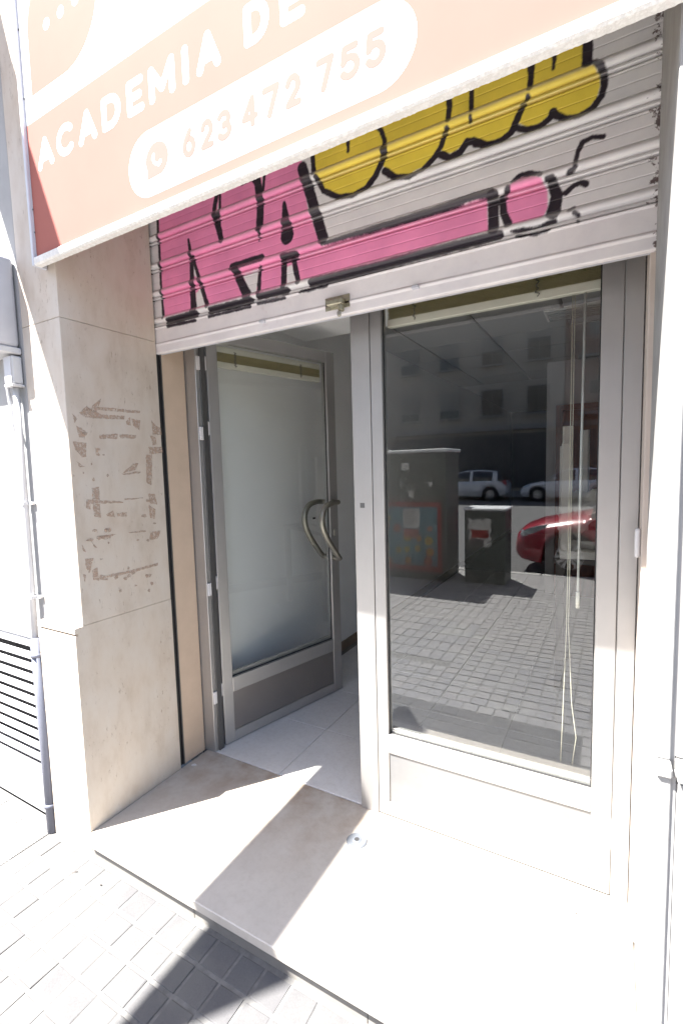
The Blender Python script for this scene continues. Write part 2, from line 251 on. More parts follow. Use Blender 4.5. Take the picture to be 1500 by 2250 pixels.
TAPE=[[(-0.4788,1.7385),(-0.2767,1.7401),(-0.2775,1.7294),(-0.4799,1.7241)],[(-0.5588,1.7058),(-0.5273,1.7364),(-0.4624,1.7086),(-0.357,1.7116),(-0.3582,1.6965),(-0.4763,1.6902),(-0.5367,1.691)],[(-0.5032,1.7389),(-0.4605,1.7747),(-0.4723,1.742),(-0.487,1.7121),(-0.508,1.7159)],[(-0.3228,1.7022),(-0.2798,1.6994),(-0.2868,1.6553),(-0.318,1.672)],[(-0.3519,1.6879),(-0.3293,1.7109),(-0.3287,1.6713),(-0.3494,1.676)],[(-0.4783,1.6241),(-0.3969,1.6341),(-0.3987,1.6101),(-0.4795,1.6097)],[(-0.387,1.6316),(-0.3067,1.6325),(-0.3078,1.617),(-0.385,1.6137)],[(-0.5874,1.7032),(-0.5663,1.6831),(-0.5791,1.6657)],[(-0.5743,1.6551),(-0.5352,1.6353),(-0.5433,1.6069),(-0.5662,1.6115)],[(-0.5932,1.5938),(-0.5387,1.5903),(-0.5431,1.534),(-0.5607,1.5338),(-0.5897,1.5665)],[(-0.5038,1.5744),(-0.4817,1.5403),(-0.5003,1.5401)],[(-0.5851,1.517),(-0.5521,1.4945),(-0.5754,1.4947)],[(-0.2192,1.704),(-0.1977,1.6799),(-0.1667,1.6689),(-0.1689,1.6393),(-0.2163,1.6402)],[(-0.2322,1.633),(-0.2015,1.628),(-0.2,1.5957),(-0.2201,1.5886)],[(-0.2437,1.5816),(-0.1689,1.5836),(-0.1668,1.5573),(-0.2384,1.5497)],[(-0.2614,1.5481),(-0.227,1.5473),(-0.2413,1.408),(-0.267,1.4219)],[(-0.3825,1.4676),(-0.3306,1.5051),(-0.3013,1.5112),(-0.3182,1.4801)],[(-0.3897,1.4629),(-0.2968,1.4735),(-0.2975,1.4641),(-0.3763,1.4577)],[(-0.5289,1.4086),(-0.4978,1.413),(-0.4989,1.3583),(-0.5294,1.3627)],[(-0.531,1.3426),(-0.4995,1.342),(-0.4984,1.2844),(-0.5287,1.2933)],[(-0.5564,1.3634),(-0.4385,1.3505),(-0.3919,1.3441),(-0.3923,1.3381),(-0.5398,1.3462),(-0.5416,1.3233),(-0.5589,1.3305)],[(-0.3841,1.3559),(-0.2908,1.356),(-0.2911,1.3516),(-0.3846,1.3498)],[(-0.2633,1.3704),(-0.2287,1.3684),(-0.2166,1.3184),(-0.2552,1.3246)],[(-0.2633,1.3187),(-0.2262,1.2961),(-0.2374,1.2512),(-0.26,1.2601)],[(-0.4754,1.2939),(-0.4417,1.3087),(-0.4372,1.2812),(-0.4694,1.2874)],[(-0.4228,1.2949),(-0.3782,1.2969),(-0.3796,1.2784),(-0.4237,1.2828)],[(-0.5263,1.2056),(-0.469,1.2096),(-0.5149,1.1923)],[(-0.2648,1.1954),(-0.2057,1.1945),(-0.2285,1.1576),(-0.2713,1.1604)],[(-0.3743,1.2095),(-0.2871,1.2047),(-0.2874,1.1996),(-0.3747,1.2045)],[(-0.5888,1.1864),(-0.5724,1.1531),(-0.5876,1.1617)],[(-0.5808,1.1267),(-0.5456,1.1236),(-0.5664,1.0651),(-0.5776,1.086)],[(-0.5495,1.199),(-0.526,1.1642),(-0.5358,1.1658)],[(-0.5224,1.2108),(-0.4399,1.2094),(-0.4902,1.1905)],[(-0.4809,1.0422),(-0.3791,1.04),(-0.2334,1.0466),(-0.2342,1.036),(-0.3724,1.0284),(-0.4805,1.0304)],[(-0.5527,1.0748),(-0.5323,1.0833),(-0.5265,1.0282),(-0.5526,1.0339)],[(-0.5215,1.0494),(-0.485,1.0353),(-0.4896,1.0201),(-0.523,1.0306)],[(-0.3035,1.0003),(-0.2706,1.0005),(-0.2798,0.9882),(-0.3003,0.9891)],[(-0.5949,1.0679),(-0.5827,1.0622),(-0.5882,1.0324)]]

# ------------------------------------------------------------------ helpers
def mesh_obj(name, verts, faces, mat, parent=None, loc=(0, 0, 0), smooth=False):
    me = bpy.data.meshes.new(name); me.from_pydata([tuple(v) for v in verts], [], faces); me.update()
    o = bpy.data.objects.new(name, me); COL.objects.link(o)
    if mat is not None: me.materials.append(mat)
    if smooth:
        for p in me.polygons: p.use_smooth = True
    o.location = loc
    if parent is not None: o.parent = parent
    return o
def tag(o, label=None, cat=None, group=None, kind=None):
    if label: o['label'] = label
    if cat: o['category'] = cat
    if group: o['group'] = group
    if kind: o['kind'] = kind
    return o
def thing(name, loc, label, cat, rz=0, group=None):
    o = bpy.data.objects.new(name, None); COL.objects.link(o); o.location = loc; o.rotation_euler = (0, 0, rz)
    o.empty_display_size = 0.1
    return tag(o, label, cat, group)
def box_mesh(name, dx, dy, dz, bev=0.0):
    bm = bmesh.new(); bmesh.ops.create_cube(bm, size=1)
    bmesh.ops.scale(bm, vec=(dx, dy, dz), verts=bm.verts)
    if bev: bmesh.ops.bevel(bm, geom=list(bm.edges), offset=bev, segments=1, affect='EDGES', profile=0.5)
    me = bpy.data.meshes.new(name); bm.to_mesh(me); bm.free(); return me
def box(name, x0, x1, y0, y1, z0, z1, mat, parent=None, bev=0.0015, kind=None):
    """box given in the coordinates of its parent (or world)"""
    me = box_mesh(name, abs(x1-x0), abs(y1-y0), abs(z1-z0), bev); me.materials.append(mat)
    o = bpy.data.objects.new(name, me); COL.objects.link(o)
    c = Vector(((x0+x1)/2, (y0+y1)/2, (z0+z1)/2))
    if parent is not None:
        o.parent = parent
    o.location = c
    if kind: o['kind'] = kind
    return o
def wbox(name, x0, x1, y0, y1, z0, z1, mat, parent, bev=0.0015):
    """box given in world coordinates under an unrotated empty"""
    p = parent
    off = Vector((0, 0, 0))
    while p is not None: off += p.location; p = p.parent
    o = box(name, x0-off.x, x1-off.x, y0-off.y, y1-off.y, z0-off.z, z1-off.z, mat, parent, bev)
    return o
def tube_data(pts, rad, seg=10, caps=True):
    pts = [Vector(p) for p in pts]; n = len(pts); V = []; F = []
    rr = rad if isinstance(rad, (list, tuple)) else [rad]*n
    up = None
    for i, p in enumerate(pts):
        t = (pts[min(i+1, n-1)] - pts[max(i-1, 0)]).normalized()
        if up is None:
            a = Vector((0, 0, 1)) if abs(t.z) < 0.9 else Vector((1, 0, 0)); up = (a - t*a.dot(t)).normalized()
        else: up = (up - t*up.dot(t)).normalized()
        s = t.cross(up)
        for k in range(seg):
            an = 2*math.pi*k/seg; V.append(p + (up*math.cos(an) + s*math.sin(an))*rr[i])
    for i in range(n-1):
        for k in range(seg):
            a = i*seg+k; b_ = i*seg+(k+1) % seg; F.append((a, b_, b_+seg, a+seg))
    if caps: F.append(tuple(range(seg-1, -1, -1))); F.append(tuple((n-1)*seg+k for k in range(seg)))
    return V, F
def tube(name, pts, rad, mat, parent=None, seg=10, loc=(0, 0, 0)):
    V, F = tube_data(pts, rad, seg); return mesh_obj(name, V, F, mat, parent, loc, True)
def disc(name, c, axis, r, th, mat, parent=None, seg=28, bev=0.0):
    """short cylinder, c in parent coordinates, axis a unit vector"""
    a = Vector(axis).normalized(); p0 = Vector(c)-a*th/2; p1 = Vector(c)+a*th/2
    if bev:
        V, F = tube_data([p0, p0+a*bev, p1-a*bev, p1], [r-bev, r, r, r-bev], seg)
    else: V, F = tube_data([p0, p1], r, seg)
    return mesh_obj(name, V, F, mat, parent)
def prism(name, poly, axis, a0, a1, mat, parent=None, off=(0, 0, 0)):
    """extrude a 2-D outline; axis 0: (y,z) outline, axis 1: (x,z), axis 2: (x,y)"""
    n = len(poly); V = []
    for a in (a0, a1):
        for (p, q) in poly:
            v = [p, q]; v.insert(axis, a); V.append(Vector(v) - Vector(off))
    F = [tuple(range(n)), tuple(range(2*n-1, n-1, -1))]
    for k in range(n): F.append((k, n+k, n+(k+1) % n, (k+1) % n))
    o = mesh_obj(name, V, F, mat, parent)
    bm = bmesh.new(); bm.from_mesh(o.data); bmesh.ops.recalc_face_normals(bm, faces=bm.faces); bm.to_mesh(o.data); bm.free()
    return o

# ------------------------------------------------------------------ the ground
XL, XR = -1.002, 0.9147          # left and right reveal of the doorway
YP, YU = -0.643, -0.609          # plinth face, upper cladding face
ZP = -0.10                       # pavement level (doorstep top is 0)
def sheet(name, x0, x1, y0, y1, z, mat, parent=None, kind='structure', th=0.02):
    o = box(name, x0, x1, y0, y1, z-th, z, mat, parent, 0)
    if kind: o['kind'] = kind
    return o
sheet('ground', -300, 300, -300, 300, -0.32, MAT['ground'])
sheet('road', -80, 80, -22.4, -5.42, -0.22, MAT['asphalt'], th=0.08)
pave = sheet('pavement', -14, 14, -5.28, -0.60, ZP-0.0038, MAT['mortar_dark'], th=0.10)
wbox('joint_bed', -3.0, 3.0, -1.155, -0.602, ZP-0.05, ZP-0.0028, MAT['mortar'], pave, 0)
far_pave = sheet('far_pavement', -60, 60, -28, -22.4, -0.10, MAT['ground'], th=0.12)
for k in range(12):                                      # granite kerb stones along the road
    x0 = -6.0 + k*1.0
    o = wbox('kerb_stone', x0+0.004, x0+0.996, -5.42, -5.282, -0.22, -0.094, MAT['kerb'], pave, 0.012)
# concrete setts, 10 x 10 cm near the step and 10 x 20 cm further left
def paver_mesh(dx, dy, k):
    rnd = random.Random(k); dx -= rnd.uniform(0, 0.006); dy -= rnd.uniform(0, 0.005); bm = bmesh.new(); bmesh.ops.create_cube(bm, size=1)
    bmesh.ops.scale(bm, vec=(dx, dy, 0.04), verts=bm.verts)
    top = [f for f in bm.faces if f.normal.z > 0.9]
    bmesh.ops.bevel(bm, geom=[e for f in top for e in f.edges], offset=0.0045, segments=2, affect='EDGES', profile=0.6)
    for v in bm.verts:
        v.co.x += rnd.uniform(-0.0012, 0.0012); v.co.y += rnd.uniform(-0.0012, 0.0012); v.co.z += rnd.uniform(-0.0006, 0.0006)
    me = bpy.data.meshes.new('paver'); bm.to_mesh(me); bm.free(); me.materials.append(MAT['paver']); return me
PL = None
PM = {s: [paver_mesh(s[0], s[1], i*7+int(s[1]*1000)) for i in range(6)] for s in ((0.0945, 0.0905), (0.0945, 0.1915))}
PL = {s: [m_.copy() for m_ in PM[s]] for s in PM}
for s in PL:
    for m_ in PL[s]: m_.materials[0] = MAT['paver_bounce']
off = pave.location
restV, restF = [], []
count = 0
def put_paver(x, y, s, single):
    global count
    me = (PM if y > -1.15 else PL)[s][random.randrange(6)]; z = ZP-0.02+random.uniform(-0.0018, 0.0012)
    tilt = (random.gauss(0, 0.006), random.gauss(0, 0.006), random.gauss(0, 0.006))
    if single:
        o = bpy.data.objects.new('paver', me); COL.objects.link(o); o.parent = pave
        o.location = (x-off.x, y-off.y, z-off.z); o.rotation_euler = tilt; count += 1
    else:
        b0 = len(restV)
        for v in me.vertices: restV.append((v.co.x+x-off.x, v.co.y+y-off.y, v.co.z+z-off.z))
        for p in me.polygons: restF.append(tuple(b0+i for i in p.vertices))
y = -0.705
row = 0
while y > -5.25:
    x = -1.235 if y > -1.30 else -2.6
    while x < 1.8:
        if x < -0.20 and y < -1.75:
            if row % 2 == 0 and y-0.1 > -5.25:
                put_paver(x, y-0.05, (0.0945, 0.1915), -0.8 < x < 0.0 and y > -2.8)
        else:
            single = (y > -1.2 and x < 0.55) or (y > -2.25 and -0.75 < x < 0.72)
            put_paver(x, y, (0.0945, 0.0905), single and count < 296)
        x += 0.1
    y -= 0.1; row += 1
o = mesh_obj('distant_pavers', restV, restF, MAT['paver_bounce'], pave); o['kind'] = 'stuff'
# ribbed paving in front of the neighbour
def ribs():
    m, n, l, b = newmat('ribbed_paving')
    v = coord(n, l, (1, 1, 1), 'World'); wv = n.new('ShaderNodeTexWave'); wv.bands_direction = 'Y'; wv.inputs['Scale'].default_value = 30
    l.new(v, wv.inputs['Vector']); f = noise(n, l, v, 12, 6)
    r = ramp(n, [(0.3, (0.17, 0.165, 0.165)), (0.7, (0.24, 0.235, 0.23))]); l.new(f, r.inputs[0])
    c = mix(n, l, 0.35, r.outputs[0], wv.outputs['Color'], 'MULTIPLY'); l.new(c, b.inputs['Base Color']); b.inputs['Roughness'].default_value = 0.9
    bump(n, l, wv.outputs['Fac'], b, 0.5, 0.004); return m
MAT['ribs'] = ribs()
for i in range(6):
    for j in range(6):
        x0 = -1.285-0.2*(i+1); y0 = -0.62-0.2*(j+1)
        wbox('ribbed_tile', x0+0.002, x0+0.198, y0+0.002, y0+0.198, -0.14, ZP+0.0015+random.uniform(-0.001, 0.001), MAT['ribs'], pave, 0.002)

# ------------------------------------------------------------------ doorway masonry
pl = thing('stone_pilaster', (-1.13, -0.40, ZP), 'travertine pilaster left of the shop doorway with peeled tape marks', 'pilaster')
PX0 = -1.262
wbox('stone_slab', PX0, XL, -0.630, -0.170, ZP, 0.8580, MAT['travertine'], pl, 0)
wbox('stone_slab', PX0, XL, YP, -0.6302, ZP, 0.8245, MAT['travertine'], pl, 0)
cap = wbox('ledge', PX0-0.006, XL, YP-0.001, -0.6302, 0.8350, 0.8570, MAT['travertine'], pl, 0)
wbox('stone_slab', PX0, XL, YU, -0.170, 0.8590, 2.0605, MAT['travertine'], pl, 0.0015)
wbox('stone_slab', PX0, XL, YU, -0.170, 2.0620, 3.30, MAT['travertine'], pl, 0.0015)
for k_, q in enumerate(TAPE):
    # frayed outline: subdivide every side and jitter it
    rq = random.Random(k_); P = []
    for a, b_ in zip(q, q[1:]+q[:1]):
        n_ = max(2, int(math.hypot(b_[0]-a[0], b_[1]-a[1])/0.008))
        for i in range(n_): P.append((a[0]+(b_[0]-a[0])*i/n_+rq.uniform(-.0018, .0018), a[1]+(b_[1]-a[1])*i/n_+rq.uniform(-.0018, .0018)))
    o = prism('tape_stain', P, 0, XL-0.0005, XL+0.0004+0.00004*k_, MAT['tape'], pl, pl.location)
rf_ = random.Random(21)
for k_ in range(34):                                      # small flecks of the same glue
    cy, cz_ = rf_.choice([(-0.54, 1.45), (-0.50, 1.2), (-0.24, 1.3), (-0.30, 1.1), (-0.40, 1.02), (-0.52, 1.55)]); cy += rf_.gauss(0, 0.035); cz_ += rf_.gauss(0, 0.07)
    r_ = rf_.uniform(0.004, 0.013); e_ = rf_.uniform(0.5, 2.2); P = [(min(-0.19, max(-0.60, cy+r_*e_*math.cos(a*0.7)*rf_.uniform(.5, 1))), cz_+r_*math.sin(a*0.7)*rf_.uniform(.5, 1)) for a in range(9)]
    prism('tape_stain', P, 0, XL-0.0005, XL+0.0022+0.00003*k_, MAT['tape'], pl, pl.location)
wbox('plaster_return', XL-0.30, -1.010, -0.138, 0.000, 0.0, 2.8, MAT['plaster'], pl, 0.002)
gl = thing('shutter_guide', (XL, -0.155, 0), 'dark shutter guide slot at the left edge of the doorway', 'shutter guide')
wbox('channel', -1.040, -1.018, -0.170, -0.138, 0.0, 2.8, MAT['black'], gl, 0)
wbox('channel_lip', -1.0115, -1.0075, -0.144, -0.138, 0.0, 2.8, MAT['alu_dark'], gl, 0)

rp = thing('stone_pilaster', (1.0, -0.40, ZP), 'white painted stone pilaster at the right edge of the doorway', 'pilaster')
wbox('lining_slab', XR, 0.939, -0.640, -0.175, ZP, 0.842, MAT['whitepaint'], rp, 0.002)
wbox('lining_slab', XR, 0.939, -0.615, -0.175, 0.864, 3.30, MAT['whitepaint'], rp, 0.002)
wbox('ledge', XR-0.001, 0.940, -0.648, -0.175, 0.843, 0.863, MAT['whitepaint'], rp, 0.003)
wbox('stone_slab', 0.9475, 2.6, -0.632, -0.175, ZP, 0.830, MAT['whitepaint'], rp, 0.003)
wbox('ledge', 0.9475, 2.6, -0.655, -0.175, 0.842, 0.866, MAT['whitepaint'], rp, 0.003)
wbox('stone_slab', 0.9475, 2.6, -0.606, -0.175, 0.867, 3.30, MAT['whitepaint'], rp, 0.003)
wbox('joint_back', 0.9395, 0.9470, -0.6325, -0.18, ZP, 0.842, MAT['outwall'], rp, 0)
wbox('joint_back', 0.9395, 0.9470, -0.6035, -0.18, 0.8425, 3.3, MAT['outwall'], rp, 0)
wbox('joint_back', 0.9475, 2.6, -0.624, -0.18, 0.8302, 0.8418, MAT['outwall'], rp, 0)
wbox('plaster_return', 0.9040, 1.30, -0.140, 0.0, 0.0, 2.8, MAT['plaster_pale'], rp, 0.002)
wbox('guide_channel', 0.922, 0.960, -0.172, -0.142, 0.0, 2.8, MAT['plaster_pale'], rp, 0)

# our own building above and around
fb = thing('shop_building', (0.0, 0.0, ZP), 'white rendered building front above and beside the shop', 'building')
wbox('upper_wall', -14, 14, -0.600, 0.20, 3.305, 15.0, MAT['outwall'], fb, 0)
wbox('lintel', -1.26, 2.6, -0.598, 0.20, 2.80, 3.300, MAT['outwall'], fb, 0)
nb = thing('neighbour_wall', (-3.5, -0.4, ZP), 'sunlit white rendered wall left of the travertine pilaster', 'wall')
wbox('wall_panel', -14, PX0-0.003, YU+0.002, -0.10, 0.745, 3.300, MAT['outwall'], nb, 0.002)
wbox('wall_panel', PX0-0.003-0.105, PX0-0.003, -0.596, -0.10, ZP, 0.742, MAT['outwall'], nb, 0.002)
wbox('base_course', -14, PX0-0.109, -0.596, -0.10, ZP, 0.095, MAT['outwall'], nb, 0.002)
wbox('wall_panel', -14, -2.55, -0.596, -0.10, 0.096, 0.742, MAT['outwall'], nb, 0.002)
rb = thing('right_neighbour_wall', (8, -0.4, ZP), 'white wall continuing right of the doorway beyond the frame', 'wall')
wbox('wall_panel', 2.605, 14, -0.60, -0.10, ZP, 3.30, MAT['outwall'], rb, 0)
# louvre vent
lv = thing('louvre_vent', (-1.95, -0.58, 0.1), 'white louvred vent grille with dark slots low on the left wall', 'vent')
wbox('frame', -2.545, -2.50, -0.600, -0.52, 0.097, 0.740, MAT['louvre'], lv, 0.002)
wbox('frame', -1.405, -1.375, -0.600, -0.52, 0.097, 0.740, MAT['louvre'], lv, 0.002)
wbox('frame', -2.499, -1.406, -0.600, -0.52, 0.700, 0.740, MAT['louvre'], lv, 0.002)
wbox('backing', -2.5, -1.40, -0.46, -0.45, 0.097, 0.74, MAT['void'], lv, 0)  # near-black sheet stands in for the shade behind the slats
lm = None
for k in range(11):
    z = 0.108 + k*0.0535
    poly = [(-0.600, z), (-0.600, z+0.031), (-0.594, z+0.031), (-0.590, z+0.004), (-0.560, z-0.020), (-0.560, z-0.024)]
    o = prism('slat', poly, 0, -2.498, -1.407, MAT['louvre'], lv, lv.location)
# meter box, conduits, pipe
mb = thing('meter_box', (-1.45, YU, 1.974), 'grey meter box fixed to the wall at the left edge, below the sign', 'meter box')
def rbox(name, x0, x1, y0, y1, z0, z1, mat, parent, bev=0.02, seg=3):
    bm = bmesh.new(); bmesh.ops.create_cube(bm, size=1); bmesh.ops.scale(bm, vec=(x1-x0, y1-y0, z1-z0), verts=bm.verts)
    bmesh.ops.bevel(bm, geom=list(bm.edges), offset=bev, segments=seg, affect='EDGES', profile=0.5)
    me = bpy.data.meshes.new(name); bm.to_mesh(me); bm.free(); me.materials.append(mat)
    for p in me.polygons: p.use_smooth = True
    o = bpy.data.objects.new(name, me); COL.objects.link(o); o.parent = parent
    o.location = Vector(((x0+x1)/2, (y0+y1)/2, (z0+z1)/2)) - (parent.location if parent else Vector())
    return o
rbox('housing', -1.62, -1.281, -0.717, YU-0.0005, 1.985, 2.338, MAT['boxplastic'], mb, 0.018)
wbox('base_flange', -1.625, -1.277, -0.690, YU-0.0003, 1.958, 1.984, MAT['conduit'], mb, 0.004)
wbox('cover', -1.60, -1.30, -0.7215, -0.7172, 2.01, 2.315, MAT['boxplastic'], mb, 0.002)
jb = thing('junction_box', (-1.30, YU, 1.84), 'small junction box with cable entries under the meter box', 'junction box')
wbox('housing', -1.335, -1.277, -0.652, YU-0.0003, 1.838, 1.950, MAT['conduit'], jb, 0.006)
wbox('lid', -1.332, -1.280, -0.6555, -0.6522, 1.842, 1.946, MAT['boxplastic'], jb, 0.001)
wbox('lip', -1.336, -1.274, -0.657, -0.6085-0.001, 1.828, 1.8375, MAT['conduit'], jb, 0.001)
tube('cable', [(-1.36+1.30, -0.02, 0.10), (-1.36+1.30, -0.025, 0.0), (-1.355+1.30, -0.02, -0.12), (-1.33+1.30, -0.02, -0.20)], 0.007, MAT['conduit'], jb, 8)
cdt = thing('wall_conduit', (-1.312, -0.628, 0.77), 'thin grey conduit running down the sunlit wall from the junction box', 'conduit')
tube('pipe', [(0.005, 0, 1.056), (0.0, 0, 0.6), (-0.004, 0, 0.3), (-0.006, -0.004, 0.0)], 0.0125, MAT['conduit'], cdt, 12)
for zz in (0.58, 0.18):
    V, F = tube_data([(0.0, 0, zz-0.007), (0.0, 0, zz+0.007)], 0.0165, 14); mesh_obj('clip', V, F, MAT['conduit'], cdt)
    box('clip_tab', 0.012, 0.040, 0.006, 0.018, zz-0.006, zz+0.006, MAT['conduit'], cdt, 0.001)
dp = thing('metal_pipe', (-1.292, -0.640, ZP), 'dark blue-grey metal pipe standing at the foot of the pilaster', 'pipe')
tube('pipe', [(0.002, 0, 0.0), (0.0, 0, 0.45), (-0.004, 0, 0.872)], 0.0225, MAT['zinc'], dp, 18)
tube('collar', [(0.0, 0, 0.795), (0.0, 0, 0.812)], 0.0265, MAT['zinc'], dp, 18)
tube('collar', [(0.0, 0, 0.115), (0.0, 0, 0.132)], 0.0265, MAT['zinc'], dp, 18)

# doorstep
ds = thing('doorstep', (-0.04, -0.33, ZP), 'worn cream marble doorstep in front of the shop door', 'doorstep')
wbox('tread', XL+0.001, XR-0.0015, -0.669, 0.012, -0.034, 0.0, MAT['marble'], ds, 0.003)
for a, b_ in ((XL+0.002, -0.418), (-0.416, 0.26), (0.262, XR-0.0015)):
    wbox('riser', a, b_, -0.643, -0.60, ZP-0.02, -0.0345, MAT['riser'], ds, 0.001)
wbox('core', XL+0.003, XR-0.003, -0.598, 0.01, ZP-0.02, -0.0348, MAT['mortar'], ds, 0)
fs = thing('floor_bolt_plate', (-0.013, -0.179, 0), 'round steel floor plate with a dark hole in the doorstep', 'floor plate')
V, F = tube_data([(0, 0, -0.01), (0, 0, 0.003), (0, 0, 0.0065), (0, 0, 0.0068)], [0.041, 0.041, 0.036, 0.020], 36); mesh_obj('rim', V, F, MAT['plate'], fs)
V, F = tube_data([(0, 0, 0.0), (0, 0, 0.0075), (0, 0, 0.0092)], [0.017, 0.017, 0.013], 28); mesh_obj('centre', V, F, MAT['plate'], fs)
V, F = tube_data([(0, 0, 0.0), (0, 0, 0.0098)], 0.0100, 8); mesh_obj('hole', V, F, MAT['black'], fs)

# ------------------------------------------------------------------ shop interior
sf = sheet('shop_floor', -1.04, 2.6, 0.012, 9.0, -0.007, MAT['grout'], th=0.15)
tm = [box_mesh('floor_tile', 0.447, 0.447, 0.010, 0.0015) for _ in range(1)][0]; tm.materials.append(MAT['tile'])
for i in range(7):
    for j in range(11):
        x = -0.984-0.225+0.449*i+0.449; yv = 0.0145+0.449*j-0.2275+0.4415
        if j == 0:
            wbox('floor_tile', x-0.2235 if i else -1.02, x+0.2235, 0.0145, 0.454-0.001, -0.006, 0.002, MAT['tile'], sf, 0.0015); continue
        o = bpy.data.objects.new('floor_tile', tm); COL.objects.link(o); o.parent = sf
        o.location = Vector((x, 0.455+0.449*(j-1)+0.2245, -0.004+random.uniform(-0.0004, 0.0004))) - sf.location
sheet('wall_left', -1.25, -1.035, 0.065, 9.0, 2.7, MAT['white_wall'], th=2.85)
sheet('wall_right', 2.6, 2.8, 0.0, 9.0, 2.7, MAT['white_wall'], th=2.85)
sheet('wall_front', 0.905, 2.6, 0.062, 0.20, 2.7, MAT['white_wall'], th=2.85)
sheet('wall_front_upper', -1.035, 0.905, 0.075, 0.20, 2.79, MAT['white_wall'], th=0.50)
sheet('shutter_soffit', -1.034, -0.02, 0.2005, 1.12, 2.544, MAT['white_wall'], th=0.20)
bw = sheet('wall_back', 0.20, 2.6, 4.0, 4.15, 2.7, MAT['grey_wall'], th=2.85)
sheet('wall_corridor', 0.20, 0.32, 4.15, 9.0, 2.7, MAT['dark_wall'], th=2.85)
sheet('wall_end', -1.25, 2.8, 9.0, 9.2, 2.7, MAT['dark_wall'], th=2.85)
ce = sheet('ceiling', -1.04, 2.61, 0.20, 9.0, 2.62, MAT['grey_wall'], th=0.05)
cm = box_mesh('ceiling_panel', 0.588, 0.588, 0.012, 0.002); cm.materials.append(MAT['ceiling'])
for i in range(7):
    for j in range(8):
        x = -1.10+0.60*i+0.10; yv = 0.50+0.60*j
        if x > 2.5 or (0.3 < x < 1.1 and 1.9 < yv < 2.4): continue
        o = bpy.data.objects.new('ceiling_panel', cm); COL.objects.link(o); o.parent = ce
        o.location = Vector((x, yv, 2.559)) - ce.location
for i in range(8): wbox('ceiling_rail', -1.3+0.6*i-0.012+0.0, -1.3+0.6*i+0.012, 0.2, 4.6, 2.545, 2.5525, MAT['alu'], ce, 0)
for (x0, x1, y0, y1) in ((-1.035, -1.022, 0.12, 9.0),):
    o = wbox('skirting', x0, x1, y0, y1, 0.0025, 0.075, MAT['base'], bpy.data.objects['wall_left'], 0.002)
ac = thing('ceiling_vent', (0.70, 2.22, 2.54), 'slatted air vent in the shop ceiling seen through the glass', 'vent')
wbox('frame', 0.38, 1.08, 2.08, 2.36, 2.540, 2.556, MAT['white_lacquer'], ac, 0.002)
for k in range(5): wbox('slat', 0.40, 1.06, 2.105+k*0.05, 2.130+k*0.05, 2.526, 2.5395, MAT['alu'], ac, 0.002)
bd = thing('back_door', (0.72, 3.99, 0), 'brown wooden door in the back wall of the shop', 'door')
wbox('door_leaf', 0.36, 1.10, 3.955, 3.985, 0.004, 2.02, MAT['brown_door'], bd, 0.003)
wbox('door_frame', 0.30, 0.358, 3.94, 3.998, 0.002, 2.08, MAT['brown_door'], bd, 0.003)
wbox('door_frame', 1.102, 1.16, 3.94, 3.998, 0.002, 2.08, MAT['brown_door'], bd, 0.003)
wbox('door_frame', 0.358, 1.102, 3.94, 3.998, 2.022, 2.08, MAT['brown_door'], bd, 0.003)
for zz in (0.25, 0.85, 1.45): wbox('door_panel', 0.45, 1.01, 3.945, 3.9545, zz, zz+0.48, MAT['brown_door'], bd, 0.004)
tube('handle', [(0.40-0.72, -0.04, 1.02), (0.40-0.72, -0.09, 1.02), (0.52-0.72, -0.09, 1.02)], 0.009, MAT['steel'], bd)
dk = thing('dark_desk', (0.95, 1.85, 0), 'dark desk inside the shop carrying the upturned white tables', 'desk')
wbox('desk_top', 0.52, 1.45, 1.50, 2.15, 0.835, 0.868, MAT['desk'], dk, 0.003)
for (x, y_) in ((0.56, 1.54), (1.41, 1.54), (0.56, 2.11), (1.41, 2.11)): wbox('leg', x-0.025, x+0.025, y_-0.025, y_+0.025, 0.003, 0.834, MAT['desk'], dk, 0.002)
def upturned(loc, rz, leg, label, s=0.27):
    t = thing('upturned_table', loc, label, 'table', R(rz), 'white tables stacked upside down')
    box('table_top', -s, s, -s, s, 0, 0.05, MAT['white_lacquer'], t, 0.003)
    for a in (-1, 1):
        for b_ in (-1, 1): box('leg', a*(s-0.03)-0.027, a*(s-0.03)+0.027, b_*(s-0.03)-0.027, b_*(s-0.03)+0.027, 0.0505, 0.05+leg, MAT['white_lacquer'], t, 0.003)
upturned((0.80, 1.78, 0.869), 6, 0.66, 'lower white square-legged table standing upside down behind the shop window')
upturned((0.86, 1.84, 0.920), -9, 0.72, 'upper white square-legged table turned upside down on the lower one behind the window')

cl = thing('cloth_bundle', (0.66, 1.62, 1.00), 'crumpled white cloth bundle lying among the upturned table legs', 'cloth')
bm = bmesh.new(); bmesh.ops.create_icosphere(bm, subdivisions=4, radius=1)
rc_ = random.Random(9); ph = [rc_.uniform(0, 6.28) for _ in range(9)]
for v in bm.verts:
    p = v.co.copy(); k = 1+0.10*math.sin(5*p.x+ph[0]+3*p.z)+0.08*math.sin(9*p.z+ph[1]+4*p.y)+0.05*math.sin(17*p.x-11*p.y+ph[2])+0.03*math.sin(29*p.z+13*p.x+ph[3])
    v.co = Vector((p.x*0.11*k+p.z*0.06, p.y*0.09*k, p.z*0.15*k+0.15))
me = bpy.data.meshes.new('cloth'); bm.to_mesh(me); bm.free(); me.materials.append(MAT['white_lacquer'])
for p in me.polygons: p.use_smooth = True
o = bpy.data.objects.new('cloth', me); COL.objects.link(o); o.parent = cl

